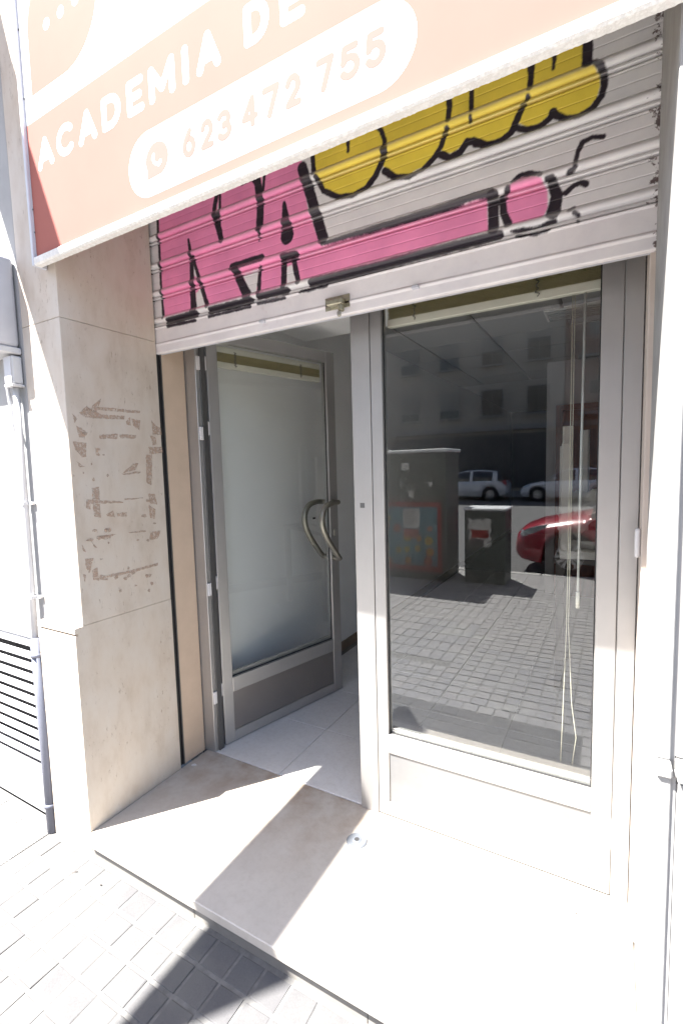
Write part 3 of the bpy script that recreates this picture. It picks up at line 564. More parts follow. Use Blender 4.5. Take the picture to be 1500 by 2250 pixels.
# ------------------------------------------------------------------ aluminium door frame and leaves
df = thing('door_frame', (-0.05, 0.03, 0), 'anodised aluminium door frame with central mullion', 'door frame')
wbox('jamb', -1.017, -0.940, 0.004, 0.060, 0.0005, 2.27, MAT['alu'], df, 0.002)
wbox('rebate', -0.9395, -0.930, 0.028, 0.060, 0.003, 2.20, MAT['alu_dark'], df, 0)
wbox('mullion', -0.0834, -0.0015, -0.001, 0.060, 0.0005, 2.20, MAT['alu'], df, 0.002)
wbox('jamb', 0.8515, 0.9025, 0.001, 0.060, 0.0005, 2.27, MAT['alu'], df, 0.002)
wbox('head', -0.9395, 0.851, 0.004, 0.060, 2.201, 2.27, MAT['alu'], df, 0.002)
wbox('lock_plate', -0.056, -0.036, -0.0022, -0.0012, 1.300, 1.320, MAT['alu_dark'], df, 0)
for k, zz in enumerate((1.960, 1.620, 0.835, 0.262)):
    wbox('hinge', -0.9395, -0.9300, 0.006, 0.0275, zz, zz+0.065, MAT['plastic'], df, 0.002)

def leaf_parts(t, W, y0, y1, stile_l, stile_r, kickmat, gy):
    a = MAT['alu']
    box('stile', 0, stile_l, y0, y1, 0.006, 2.185, a, t, 0.0025)
    box('stile', W-stile_r, W, y0, y1, 0.006, 2.185, a, t, 0.0025)
    x0, x1 = stile_l+0.0003, W-stile_r-0.0003
    box('bottom_rail', x0, x1, y0+0.0004, y1, 0.006, 0.065, a, t, 0.0025)
    box('middle_rail', x0, x1, y0+0.0004, y1, 0.280, 0.360, a, t, 0.0025)
    box('top_rail', x0, x1, y0+0.0004, y1, 2.118, 2.1845, a, t, 0.0025)
    box('kick_panel', x0, x1, y0+0.007, y1-0.007, 0.0655, 0.2795, kickmat, t, 0)
    g = box('glass', x0+0.0002, x1-0.0002, gy-0.0005, gy+0.0005, 0.3605, 2.1175, MAT['glass'], t, 0)
    for (p, q, r_, s_) in ((x0, x0+0.004, 0.3605, 2.1175), (x1-0.004, x1, 0.3605, 2.1175)):
        box('gasket', p, q, gy-0.006, gy-0.002, r_, s_, MAT['black'], t, 0)
    box('gasket', x0+0.0045, x1-0.0045, gy-0.006, gy-0.002, 0.3605, 0.3645, MAT['black'], t, 0)
    box('glazing_bead', x0+0.0045, x1-0.0045, gy+0.004, y1-0.002, 0.3605, 0.380, a, t, 0.001)
    return g
fl = thing('closed_door_leaf', (0.0, 0.0, 0.0), 'closed aluminium glass door leaf reflecting the street', 'door')
leaf_parts(fl, 0.850, 0.002, 0.050, 0.048, 0.0605, MAT['kick_rust'], 0.024)
ol = thing('open_door_leaf', (-0.932, 0.073, 0.0), 'aluminium glass door leaf standing open into the shop', 'door', R(75))
leaf_parts(ol, 0.893, 0.0, 0.045, 0.062, 0.072, MAT['kick'], 0.020)
def handle(side):
    s0 = 0.0 if side < 0 else 0.045; s = side
    ctrl = [(0.847, s0, 1.252), (0.847, s0+s*0.050, 1.252), (0.800, s0+s*0.057, 1.253), (0.735, s0+s*0.058, 1.235), (0.698, s0+s*0.058, 1.180),
            (0.700, s0+s*0.058, 1.110), (0.735, s0+s*0.058, 1.035), (0.785, s0+s*0.058, 0.965), (0.832, s0+s*0.056, 0.905), (0.847, s0+s*0.048, 0.893), (0.847, s0, 0.893)]
    pts = []
    P = [Vector(c) for c in ctrl]
    for i in range(len(P)-1):
        p0, p1, p2, p3 = P[max(i-1, 0)], P[i], P[i+1], P[min(i+2, len(P)-1)]
        for k in range(5):
            tt = k/5; pts.append(0.5*((2*p1)+(p2-p0)*tt+(2*p0-5*p1+4*p2-p3)*tt*tt+(3*p1-p0-3*p2+p3)*tt**3))
    pts.append(P[-1])
    rr = [0.0140+0.0045*math.sin(math.pi*i/(len(pts)-1)) for i in range(len(pts))]
    o = tube('handle', pts, rr, MAT['steel'], ol, 14)
    for zz in (1.252, 0.893): disc('handle_rose', (0.847, s0+s*0.003, zz), (0, 1, 0), 0.019, 0.005, MAT['steel'], o)
handle(-1); handle(1)
box('lock_cylinder', 0.846, 0.862, -0.006, -0.0005, 1.035, 1.075, MAT['steel'], ol, 0.004)
box('glass_sticker', 0.690, 0.712, 0.0182, 0.0192, 1.155, 1.166, MAT['black'], ol, 0)
for zz in (1.985, 1.665, 0.875, 0.300): box('hinge', -0.012, -0.0005, 0.002, 0.020, zz-0.02, zz+0.05, MAT['plastic'], ol, 0.002)

# ------------------------------------------------------------------ venetian blinds
def blind(t, x0, x1, y0, y1, ztop, zbot, cords, chains, chy, headz=None):
    n = 24; hb = 0.030
    sm = box_mesh('slat', x1-x0-0.004, y1-y0, 0.0012, 0); sm.materials.append(MAT['olive'])
    box('bottom_bar', x0, x1, y0, y1, zbot, zbot+hb, MAT['cream'], t, 0.003)
    for k in range(n):
        o = bpy.data.objects.new('slat', sm); COL.objects.link(o); o.parent = t
        z = zbot+hb+0.003+k*((ztop-zbot-hb)/n)
        o.location = ((x0+x1)/2, (y0+y1)/2, z); o.rotation_euler = (R(random.uniform(4, 13)), 0, R(random.uniform(-0.12, 0.12)))
    box('head_rail', x0, x1, y0, y1, ztop+0.002, ztop+0.032, MAT['cream'], t, 0.002)
    for xc in chains:
        pts = []
        for k in range(26):
            a = k/25; pts.append((xc+0.006*math.sin(k*1.9)+random.uniform(-0.003, 0.003), chy+0.004*math.cos(k*2.3), zbot+0.012+(ztop-zbot)*a*0.98))
        tube('ladder_cord', pts, 0.0022, MAT['chain'], t, 6)
    for pts, r_, m in cords: tube('cord' if r_ < 0.003 else 'wand', pts, r_, m, t, 8)
b1 = thing('venetian_blind', (0.0, 0.0, 0.0), 'raised cream venetian blind behind the closed door glass', 'blind', 0, 'venetian blinds')
c1 = [((0.705, 0.062, 2.00), (0.704, 0.062, 1.4), (0.702, 0.062, 0.9), (0.694, 0.062, 0.55), (0.690, 0.062, 0.40)),
      ((0.712, 0.062, 2.00), (0.711, 0.062, 1.4), (0.708, 0.062, 0.9), (0.722, 0.062, 0.62), (0.738, 0.062, 0.50), (0.727, 0.062, 0.40))]
blind(b1, 0.052, 0.787, 0.054, 0.079, 2.155, 2.004, [(c, 0.0014, MAT['cord']) for c in c1] + [(((0.742, 0.060, 2.00), (0.738, 0.060, 1.5), (0.735, 0.060, 1.02)), 0.0042, MAT['wand'])], (0.165, 0.598), 0.050)
o = tube('wand_grip', [(0.735, 0.060, 1.02), (0.735, 0.060, 0.965)], 0.0065, MAT['cream'], b1, 10)
b2 = thing('venetian_blind', (-0.932, 0.073, 0.0), 'raised cream venetian blind on the open door leaf', 'blind', R(75), 'venetian blinds')
c2 = [((0.080, 0.062, 2.00), (0.082, 0.062, 1.4), (0.085, 0.062, 0.42)), ((0.092, 0.062, 2.00), (0.092, 0.062, 1.3), (0.095, 0.062, 0.42))]
blind(b2, 0.066, 0.818, 0.052, 0.077, 2.080, 2.004, [(c, 0.0012, MAT['cord']) for c in c2], (0.20, 0.66), 0.049)

# ------------------------------------------------------------------ roller shutter with graffiti
YS = -0.157
sh = thing('roller_shutter', (-0.04, YS, 2.010), 'half-raised grey roller shutter covered in pink, yellow and black graffiti', 'shutter')
C_BASE = np.array((0.80, 0.80, 0.81)); C_PINK = np.array((0.92, 0.30, 0.54)); C_YEL = np.array((0.90, 0.71, 0.085)); C_BLK = np.array((0.022, 0.016, 0.026)); C_BAR = np.array((0.80, 0.78, 0.795))
rng = np.random.default_rng(5)
def vnoise(x, z, s, seed):
    """smooth value noise"""
    r = np.random.default_rng(seed); G = r.random((256, 256))
    xs, zs = x*s+100, z*s+100; xi, zi = np.floor(xs).astype(int), np.floor(zs).astype(int); fx, fz = xs-xi, zs-zi
    fx = fx*fx*(3-2*fx); fz = fz*fz*(3-2*fz); g = lambda a, b: G[a % 256, b % 256]
    return (g(xi, zi)*(1-fx)+g(xi+1, zi)*fx)*(1-fz)+(g(xi, zi+1)*(1-fx)+g(xi+1, zi+1)*fx)*fz
def poly_sdf(x, z, P):
    P = np.array(P); d = np.full(x.shape, 1e9); ins = np.zeros(x.shape, bool); n = len(P)
    for i in range(n):
        a, b = P[i], P[(i+1) % n]; e = b-a; wx, wz = x-a[0], z-a[1]
        t = np.clip((wx*e[0]+wz*e[1])/(e@e+1e-12), 0, 1); d = np.minimum(d, np.hypot(wx-e[0]*t, wz-e[1]*t))
        c = (a[1] > z) != (b[1] > z)
        with np.errstate(divide='ignore', invalid='ignore'): xx = a[0]+(z-a[1])/(b[1]-a[1] if b[1] != a[1] else 1e-9)*e[0]
        ins ^= c & (x < xx)
    return np.where(ins, -d, d)
def stroke_sdf(x, z, S):
    P, w0, w1 = S; P = np.array(P); d = np.full(x.shape, 1e9); n = len(P)
    L = np.concatenate([[0], np.cumsum(np.hypot(*np.diff(P, axis=0).T))]); T = L[-1]
    for i in range(n-1):
        a, b = P[i], P[i+1]; e = b-a; wx, wz = x-a[0], z-a[1]
        t = np.clip((wx*e[0]+wz*e[1])/(e@e+1e-12), 0, 1); wd = w0+(w1-w0)*(L[i]+t*(L[i+1]-L[i]))/T
        d = np.minimum(d, np.hypot(wx-e[0]*t, wz-e[1]*t)-wd)
    return d
def paint(x, z, miss, base):
    """spray-paint colours at shutter positions; miss = how much the profile hid the metal from the can"""
    c = np.broadcast_to(base, x.shape+(3,)).copy()
    wob = (vnoise(x, z, 60, 1)-0.5)*0.003 + (vnoise(x, z, 300, 2)-0.5)*0.002
    def lay(d, col, soft, k=1.0):
        a = np.clip(0.5-(d+wob)/soft, 0, 1)[..., None]*k*(1-miss*0.42)[..., None]
        c[:] = c*(1-a)+col*a
    for P in PINK: lay(poly_sdf(x, z, P), C_PINK*(0.94+0.12*vnoise(x, z, 9, 4))[..., None], 0.006)
    for P in YELLOW: lay(poly_sdf(x, z, P), C_YEL*(0.92+0.14*vnoise(x, z, 9, 6))[..., None], 0.006)
    for P in WHITE: lay(poly_sdf(x, z, P), base, 0.006)
    for S in STROKES: lay(stroke_sdf(x, z, S), C_BLK, 0.004, 1.0)
    ov = np.clip(vnoise(x, z, 14, 8)-0.55, 0, 1)*0.35
    c *= (1-ov*0.25)[..., None]
    return c
def grid_obj(name, X, Y, Z, C, mat, parent):
    nz, nx = X.shape; me = bpy.data.meshes.new(name)
    co = np.stack([X, Y, Z], -1).reshape(-1, 3) - np.array(parent.location)
    idx = np.arange(nz*nx).reshape(nz, nx)
    q = np.stack([idx[:-1, :-1], idx[:-1, 1:], idx[1:, 1:], idx[1:, :-1]], -1).reshape(-1, 4)
    me.vertices.add(len(co)); me.vertices.foreach_set('co', co.astype(np.float32).ravel())
    me.loops.add(q.size); me.loops.foreach_set('vertex_index', q.astype(np.int32).ravel())
    me.polygons.add(len(q)); me.polygons.foreach_set('loop_start', (np.arange(len(q))*4).astype(np.int32))
    me.polygons.foreach_set('use_smooth', np.ones(len(q), bool)); me.update(); me.validate()
    at = me.color_attributes.new('paint', 'FLOAT_COLOR', 'POINT')
    at.data.foreach_set('color', np.concatenate([C.reshape(-1, 3), np.ones((len(co), 1))], 1).astype(np.float32).ravel())
    me.materials.append(mat); o = bpy.data.objects.new(name, me); COL.objects.link(o); o.parent = parent; return o
# profile of one slat: (local height, outward offset, missed-by-spray)
PROF = [(0.0000, -0.022, .2), (0.0024, -0.022, .2), (0.0030, -0.001, .5), (0.0042, 0.0015, .55), (0.0078, 0.0015, .25), (0.0125, 0.000, .2), (0.0140, -0.006, .1), (0.0165, -0.006, .1),
        (0.0185, 0.0000, .0), (0.0215, 0.0045, .0), (0.0255, 0.0072, .1), (0.0300, 0.0084, .45), (0.0340, 0.0078, .8), (0.0385, 0.0053, .9), (0.0425, 0.0022, .6), (0.0447, 0.0002, .1),
        (0.0455, -0.0016, .1), (0.0464, 0.0, 0), (0.0540, 0.0, 0), (0.0650, 0.0, 0), (0.0752, 0.0, 0), (0.0760, -0.0016, .1), (0.0769, 0.0, 0), (0.0850, 0.0, 0), (0.0950, 0.0, 0), (0.1080, 0.0, 0),
        (0.1087, -0.0018, .1), (0.1096, 0.0, 0), (0.1155, 0.0, 0), (0.1164, -0.002, 0), (0.1172, -0.022, .1), (0.1198, -0.022, .1)]
pf = np.array(PROF)
pz = []
for a, b_ in zip(pf[:-1, 0], pf[1:, 0]):
    k = max(1, int(math.ceil((b_-a)/0.0032))); pz += [a+(b_-a)*i/k for i in range(k)]
pz.append(pf[-1, 0]); pz = np.array(pz)
py = np.interp(pz, pf[:, 0], pf[:, 1]); pm = np.interp(pz, pf[:, 0], pf[:, 2])
xs = np.arange(-1.0375, 0.9405, 0.0026)
for k in range(6):
    z0 = 2.128+0.12*k
    X, Zl = np.meshgrid(xs, pz); Z = Zl+z0
    Yo = np.broadcast_to(py[:, None], X.shape); ms = np.broadcast_to(pm[:, None], X.shape)*np.clip(0.55+0.9*vnoise(X, Z, 7, 11+k), 0, 1)
    wave = 0.0012*(vnoise(X, Z*0.2, 3, 20+k)-0.5)
    Cc = paint(X, Z, ms, C_BASE)
    grid_obj('slat', X, YS-Yo+wave, Z, Cc, MAT['shutter'], sh)
# bottom bar: pressed plate with a shallow rib
BP = np.array([(0.0, -0.012), (0.0006, 0.004), (0.002, 0.006), (0.034, 0.006), (0.037, 0.0095), (0.043, 0.0095), (0.046, 0.006), (0.075, 0.0055), (0.108, 0.0055), (0.110, 0.009), (0.1145, 0.009), (0.1165, 0.004), (0.1175, -0.008)])
bz = []
for a, b_ in zip(BP[:-1, 0], BP[1:, 0]):
    k = max(1, int(math.ceil((b_-a)/0.0032))); bz += [a+(b_-a)*i/k for i in range(k)]
bz.append(BP[-1, 0]); bz = np.array(bz)
X, Zl = np.meshgrid(xs, bz); Z = Zl+2.0105
Yo = np.broadcast_to(np.interp(bz, BP[:, 0], BP[:, 1])[:, None], X.shape)
Cb = paint(X, Z, np.zeros_like(X), C_BAR)
ln = np.clip(1-np.abs(Z-2.0565)/0.0028, 0, 1)*np.clip(vnoise(X, Z, 9, 31)*1.6-0.3, 0, 1)*0.75      # worn reddish line along the rib
ln = np.maximum(ln, np.clip(vnoise(X, Z, 60, 33)-0.78, 0, 1)*2.0*np.clip(vnoise(X, Z, 5, 34)-0.35, 0, 1))
Cb = Cb*(1-ln[..., None])+np.array((0.42, 0.29, 0.29))*ln[..., None]
grid_obj('bottom_bar', X, YS-Yo, Z, Cb, MAT['shutter'], sh)
wbox('bottom_bar_back', -1.037, 0.94, YS+0.002, YS+0.030, 2.0115, 2.020, MAT['signframe'], sh, 0.001)
hs = wbox('lock_hasp', -0.075, -0.012, YS-0.040, YS-0.0065, 2.040, 2.062, MAT['brass'], sh, 0.004)
wbox('hasp_flange', -0.095, 0.006, YS-0.0095, YS-0.0065, 2.033, 2.078, MAT['brass'], hs, 0.001)
wbox('hasp_eye', -0.030, -0.013, YS-0.036, YS-0.012, 2.018, 2.0395, MAT['brass'], hs, 0.003)
disc('padlock_pin', (0.02, -0.012, -0.045), (0, 0, 1), 0.0075, 0.018, MAT['steel'], hs, 12, 0.003)
for xx in (-0.383, 0.254):
    wbox('pull_tab', xx-0.012, xx+0.012, YS-0.022, YS-0.0065, 2.040, 2.052, MAT['signframe'], sh, 0.002)

# ------------------------------------------------------------------ shop sign
sg = thing('shop_sign', (0.65, -0.63, 2.24), 'large white and orange shop sign with phone number above the shutter', 'sign')
SX0, SX1, SZ1 = -1.050, 2.45, 3.42
wbox('panel', SX0+0.002, SX1, -0.6480, -0.6105, 2.268, SZ1, MAT['signwhite'], sg, 0)
wbox('frame_edge', -1.0625, SX0+0.0015, -0.6600, -0.6105, 2.240, SZ1, MAT['signframe'], sg, 0.002)
for zz in (2.36, 2.44, 2.82, 3.05): disc('frame_screw', (SX0+0.004-0.65, -0.6485+0.63, zz-2.24), (0, 1, 0), 0.003, 0.003, MAT['alu_dark'], sg, 8)
def lip():
    # weathered lower edge: a bar with an uneven crust of old sealant
    xs_ = np.linspace(SX0+0.002, SX1, 700); prof = [(-0.6310, 2.2680), (-0.6300, 2.2440), (-0.6330, 2.2405), (-0.6540, 2.2400), (-0.6585, 2.2455), (-0.6592, 2.2530), (-0.6600, 2.2600), (-0.6590, 2.2672), (-0.6485, 2.2676)]
    V = []; F = []; r = np.random.default_rng(3); n = len(prof)
    for i, x in enumerate(xs_):
        for j, (y_, z_) in enumerate(prof):
            a = 0.0016 if 1 <= j <= 4 else 0.0
            V.append((x-0.65, y_+0.63-a*r.random(), z_-2.24-a*r.random()*0.8))
    for i in range(len(xs_)-1):
        for j in range(n-1): a = i*n+j; F.append((a, a+n, a+n+1, a+1))
    return mesh_obj('lower_lip', V, F, MAT['lip'], sg)
lip()
SO = sg.location
def flat(name, poly, depth, mat, parent=sg, th=0.00018):
    depth *= 0.32
    return prism(name, poly, 1, -0.6480-depth, -0.6480-depth+th, mat, parent, SO)
flat('orange_band', [(SX0+0.003, 2.2685), (SX1-0.001, 2.2685), (SX1-0.001, 2.727), (SX0+0.003, 2.727)], 0.0007, MAT['orange'])
def arc(cx, cz, rx, rz_, a0, a1, n=20): return [(cx+rx*math.cos(R(a0+(a1-a0)*i/n)), cz+rz_*math.sin(R(a0+(a1-a0)*i/n))) for i in range(n+1)]
zc, hp = 2.397, 0.0935
flat('phone_pill', arc(0.442-hp, zc, hp, hp, -90, 90)+arc(-0.508+hp, zc, hp, hp, 90, 270), 0.0015, MAT['signwhite'])
flat('speech_bubble', [(-0.997, 2.810)]+arc(-0.800, 3.005, 0.195, 0.197, -90, 180, 40), 0.0007, MAT['orange'])
for xx in (-0.880, -0.797, -0.716): flat('bubble_dot', arc(xx, 2.996, 0.0185, 0.0185, 0, 345, 23), 0.0015, MAT['signwhite'])
def cap_poly(a, b, w):
    a, b = Vector(a), Vector(b); d = (b-a); an = math.degrees(math.atan2(d.y, d.x))
    return arc(b.x, b.y, w, w, an-90, an+90, 8)+arc(a.x, a.y, w, w, an+90, an+270, 8)
def glyph(strokes, x, z, wd, ht, w, depth, mat, name='letter'):
    """one printed character: round-ended strokes laid a hair apart in depth, joined in one mesh"""
    V = []; F = []; k = 0
    for s in strokes:
        for a, b in zip(s[:-1], s[1:]):
            P = cap_poly((x+w+a[0]*(wd-2*w), z+w+a[1]*(ht-2*w)), (x+w+b[0]*(wd-2*w), z+w+b[1]*(ht-2*w)), w)
            yy_ = -0.6480-depth*0.32-0.000012*k; n0 = len(V)
            for p in P: V.append((p[0]-SO.x, yy_-SO.y, p[1]-SO.z))
            F.append(tuple(range(n0, n0+len(P)))); k += 1
    return mesh_obj(name, V, F, mat, sg)
def el(cx, cz, rx, rz_, a0, a1, n=14): return arc(cx, cz, rx, rz_, a0, a1, n)
G = {'A': [[(0, 0), (0.5, 1), (1, 0)], [(0.2, 0.3), (0.8, 0.3)]], 'C': [el(0.55, 0.5, 0.55, 0.5, 48, 312, 18)], 'D': [[(0, 0), (0, 1), (0.4, 1)], el(0.4, 0.5, 0.6, 0.5, 90, -90), [(0.4, 0), (0, 0)]],
     'E': [[(1, 1), (0, 1), (0, 0), (1, 0)], [(0, 0.5), (0.85, 0.5)]], 'M': [[(0, 0), (0, 1), (0.5, 0.25), (1, 1), (1, 0)]], 'I': [[(0.5, 0), (0.5, 1)]], 'N': [[(0, 0), (0, 1), (1, 0), (1, 1)]],
     '6': [el(0.5, 0.34, 0.5, 0.34, 0, 360, 22), [(0.02, 0.40)]+[(0.12, 0.62), (0.62, 1.0)]], '2': [el(0.5, 0.68, 0.48, 0.32, 165, -35, 14)+[(0, 0), (1, 0)]],
     '3': [el(0.46, 0.74, 0.46, 0.26, 150, -90, 12), el(0.46, 0.27, 0.52, 0.27, 90, -150, 12)], '4': [[(0.75, 0), (0.75, 1), (0, 0.28), (1, 0.28)]], '7': [[(0, 1), (1, 1), (0.35, 0)]],
     '5': [[(0.9, 1), (0.15, 1), (0.05, 0.52)]+el(0.46, 0.33, 0.54, 0.33, 125, -145, 14)]}
def rowtext(items, z, ht, w, depth, mat):
    for ch, x0, x1 in items: glyph(G[ch], x0, z, x1-x0, ht, w, depth, mat)
rowtext([('A', -0.992, -0.893), ('C', -0.873, -0.772), ('A', -0.748, -0.650), ('D', -0.622, -0.528), ('E', -0.498, -0.421), ('M', -0.397, -0.287), ('I', -0.256, -0.232), ('A', -0.202, -0.112), ('D', -0.030, 0.052), ('E', 0.086, 0.160)], 2.554, 0.103, 0.0122, 0.0015, MAT['signwhite'])
rowtext([('6', -0.272, -0.219), ('2', -0.200, -0.150), ('3', -0.138, -0.083), ('4', -0.050, 0.006), ('7', 0.020, 0.078), ('2', 0.092, 0.142), ('7', 0.184, 0.237), ('5', 0.250, 0.305), ('5', 0.316, 0.370)], 2.360, 0.079, 0.0088, 0.0023, MAT['orange_print'])
rowtext([('E', -0.468, -0.413), ('N', -0.390, -0.320)], 2.828, 0.088, 0.0045, 0.0008, MAT['signgrey'])
ic = flat('phone_icon', [(-0.429, 2.352)]+arc(-0.380, 2.400, 0.050, 0.048, -70, 180, 30)+[(-0.4235, 2.375)], 0.0023, MAT['orange_print'])
glyph([[(0.05, 0.85), (0.12, 0.45), (0.45, 0.12), (0.9, 0.05)]], -0.402, 2.378, 0.042, 0.040, 0.0042, 0.0032, MAT['signwhite'], 'phone_receiver')
glyph([[(0.0, 0.75), (0.15, 1.0)], [(0.75, 0.0), (1.0, 0.2)]], -0.403, 2.377, 0.044, 0.043, 0.0058, 0.0034, MAT['signwhite'], 'phone_receiver')

# projecting sign on the neighbour's wall, up and to the left of the view; its shadow crosses the doorstep
bs = thing('projecting_sign', (-1.50, -0.62, 3.03), 'blade sign on the left wall whose shadow crosses the doorstep', 'sign')
wbox('panel', -1.530, -1.470, -2.490, -0.640, 3.055, 3.755, MAT['boxplastic'], bs, 0.003)
for (a, b_, c, d_) in ((-2.505, -0.625, 3.030, 3.0545), (-2.505, -0.625, 3.7555, 3.783)): wbox('frame_bar', -1.540, -1.460, a, b_, c, d_, MAT['signframe'], bs, 0.002)
for (a, b_) in ((-2.505, -2.4905), (-0.6395, -0.625)): wbox('frame_bar', -1.540, -1.460, a, b_, 3.055, 3.755, MAT['signframe'], bs, 0.002)
wbox('wall_bracket', -1.530, -1.470, -0.6245, -0.606, 3.1, 3.7, MAT['black'], bs, 0.003)
for k, (cy, cz_, r_) in enumerate(((-0.10, 0.86, 0.07), (-0.22, 0.84, 0.055), (-0.33, 0.82, 0.045), (-0.12, 1.01, 0.05), (-0.06, 1.12, 0.06), (-0.20, 0.98, 0.04))):
    pts = [(0.0, cy+r_*(1-0.6*i/26)*math.cos(i*0.42), cz_+r_*(1-0.6*i/26)*math.sin(i*0.42)) for i in range(27)]
    tube('iron_scroll', pts, 0.008, MAT['black'], bs, 6)
tube('iron_stay', [(0, 0.01, 1.22), (0, -0.15, 1.06), (0, -0.45, 0.76)], 0.010, MAT['black'], bs, 8)

db = thing('door_contact', (0.905, -0.089, 1.17), 'small white plastic box on the right door jamb', 'door contact')
rbox('housing', 0.889, 0.9035, -0.104, -0.074, 1.178, 1.262, MAT['plastic'], db, 0.006)

# litter
ps = mesh_obj('paper_scrap', [(0, 0, 0.001), (0.022, 0.006, 0.004), (0.026, 0.016, 0.001), (0.010, 0.018, 0.006), (-0.004, 0.010, 0.002)], [(0, 1, 3, 4), (1, 2, 3)], MAT['signwhite'], None, (-0.970, -0.135, 0.0005))
tag(ps, 'tiny white paper scrap lying in the left inner corner of the doorstep', 'paper')
for k, (x, y_, a, ln, lb) in enumerate(((-0.980, -0.730, 0.9, 0.020, 'small dark twig on the pavement near the doorstep corner'), (-0.835, -0.718, 0.2, 0.007, 'tiny grey pebble on the pavement beside the twig'), (0.757, -0.118, 0.3, 0.007, 'tiny dark pebble on the sunlit doorstep near the door'))):
    z_ = 0.001 if y_ > -0.6 else ZP+0.002
    o = tube('twig' if k == 0 else 'pebble', [(-ln/2*math.cos(a), -ln/2*math.sin(a), 0.001), (0, 0, 0.0018), (ln/2*math.cos(a), ln/2*math.sin(a), 0.001)], [0.0012, 0.002 if k == 0 else 0.003, 0.001], MAT['desk'], None, 6, (x, y_, z_))
    tag(o, lb, 'twig' if k == 0 else 'pebble')

# ------------------------------------------------------------------ street behind the camera (mirrored in the glass)
MAT['cabinet'] = simple('dark_green_cabinet', (0.075, 0.085, 0.078), 0.55, var=0.25, scale=8, bstr=0.05)
MAT['cabtop'] = simple('cabinet_roof', (0.55, 0.57, 0.60), 0.5, var=0.1)
PAL = {'mural_red': (0.22, 0.035, 0.03), 'mural_blue': (0.085, 0.16, 0.19), 'mural_yellow': (0.34, 0.27, 0.04), 'mural_orange': (0.34, 0.14, 0.04), 'mural_pink': (0.34, 0.16, 0.14), 'paper': (0.42, 0.42, 0.41), 'paper_dark': (0.10, 0.09, 0.09)}  # mural colours dimmed to carry the shade on the cabinet front
for k_, c_ in PAL.items(): MAT[k_] = simple(k_, c_, 0.6, var=0.1, scale=12)
cb = thing('utility_cabinet', (-1.75, -4.75, ZP), 'tall green utility cabinet painted with a flower mural, mirrored in the glass', 'cabinet')
wbox('body', -2.42, -1.085, -5.05, -4.450, ZP, 1.655, MAT['cabinet'], cb, 0.008)
wbox('roof', -2.46, -1.060, -5.09, -4.425, 1.656, 1.70, MAT['cabtop'], cb, 0.008)
for xx in (-1.755,): wbox('door_seam', xx-0.004, xx+0.004, -4.4495, -4.446, 0.0, 1.62, MAT['black'], cb, 0)
mu = wbox('mural', -2.36, -1.150, -4.4495, -4.4455, 0.02, 0.98, MAT['mural_red'], cb, 0)
wbox('mural_field', -2.30, -1.205, -4.4453, -4.4435, 0.09, 0.915, MAT['mural_blue'], mu, 0)
rnd = random.Random(4)
cells = [(i, j) for i in range(7) for j in range(5)]; rnd.shuffle(cells)
for k, (i, j) in enumerate(cells[:24]):
    x = -2.25+0.155*i+rnd.uniform(-0.02, 0.02); z = 0.15+0.155*j+rnd.uniform(-0.03, 0.03); r_ = rnd.uniform(0.035, 0.065)
    if -1.78 < x < -1.36 and 0.50 < z < 0.92: continue
    c1_, c2_ = rnd.choice([('mural_yellow', 'mural_orange'), ('mural_orange', 'mural_yellow'), ('mural_red', 'mural_orange'), ('mural_pink', 'mural_orange'), ('mural_yellow', 'mural_yellow')])
    P = [(x+r_*(1+0.16*math.cos(7*a*2*math.pi/42))*math.cos(a*2*math.pi/42), z+r_*(1+0.16*math.cos(7*a*2*math.pi/42))*math.sin(a*2*math.pi/42)) for a in range(42)]
    f_ = prism('flower', P, 1, -4.4433, -4.4422, MAT[c1_], mu, mu.location+cb.location)
    prism('flower_centre', arc(x, z, r_*0.45, r_*0.45, 0, 345, 23), 1, -4.4421, -4.4412, MAT[c2_], mu, mu.location+cb.location)
n_ = wbox('notice', -1.70, -1.46, -4.4440, -4.4405, 0.62, 0.885, MAT['paper'], cb, 0)
for k in range(6): wbox('notice_line', -1.68, -1.50-0.03*(k % 3), -4.4404, -4.4396, 0.845-0.035*k, 0.857-0.035*k, MAT['paper_dark'], n_, 0)
n2 = wbox('notice', -1.695, -1.475, -4.4440, -4.4405, 0.48, 0.60, MAT['mural_pink'], cb, 0)
for k in range(4): wbox('notice_line', -1.68, -1.49, -4.4404, -4.4396, 0.575-0.025*k, 0.583-0.025*k, MAT['mural_red'], n2, 0)
for (a, b_, c, d_) in ((-1.72, -1.60, 1.42, 1.52), (-1.33, -1.27, 1.20, 1.26), (-1.76, -1.72, 1.20, 1.27), (-1.62, -1.55, 1.05, 1.14)): wbox('sticker', a, b_, -4.4496, -4.4475, c, d_, MAT['paper'], cb, 0)
bn = thing('junction_cabinet', (-0.60, -4.75, ZP), 'low dark street cabinet with a torn poster, mirrored in the glass', 'cabinet')
wbox('body', -0.86, -0.335, -4.96, -4.530, ZP, 0.868, MAT['cabinet'], bn, 0.01)
wbox('roof', -0.875, -0.318, -4.98, -4.512, 0.869, 0.902, MAT['cabtop'], bn, 0.008)
def torn(x0, x1, z0, z1, seed, m, y_, par):
    r = random.Random(seed); P = []
    for k in range(40):
        a = 2*math.pi*k/40; s_ = max(abs(math.cos(a)), abs(math.sin(a))); q = r.uniform(0.80, 1.0)
        P.append(((x0+x1)/2+(x1-x0)/2*math.cos(a)/s_*q, (z0+z1)/2+(z1-z0)/2*math.sin(a)/s_*q))
    return prism('torn_poster', P, 1, y_, y_+0.0012, m, par, par.location)
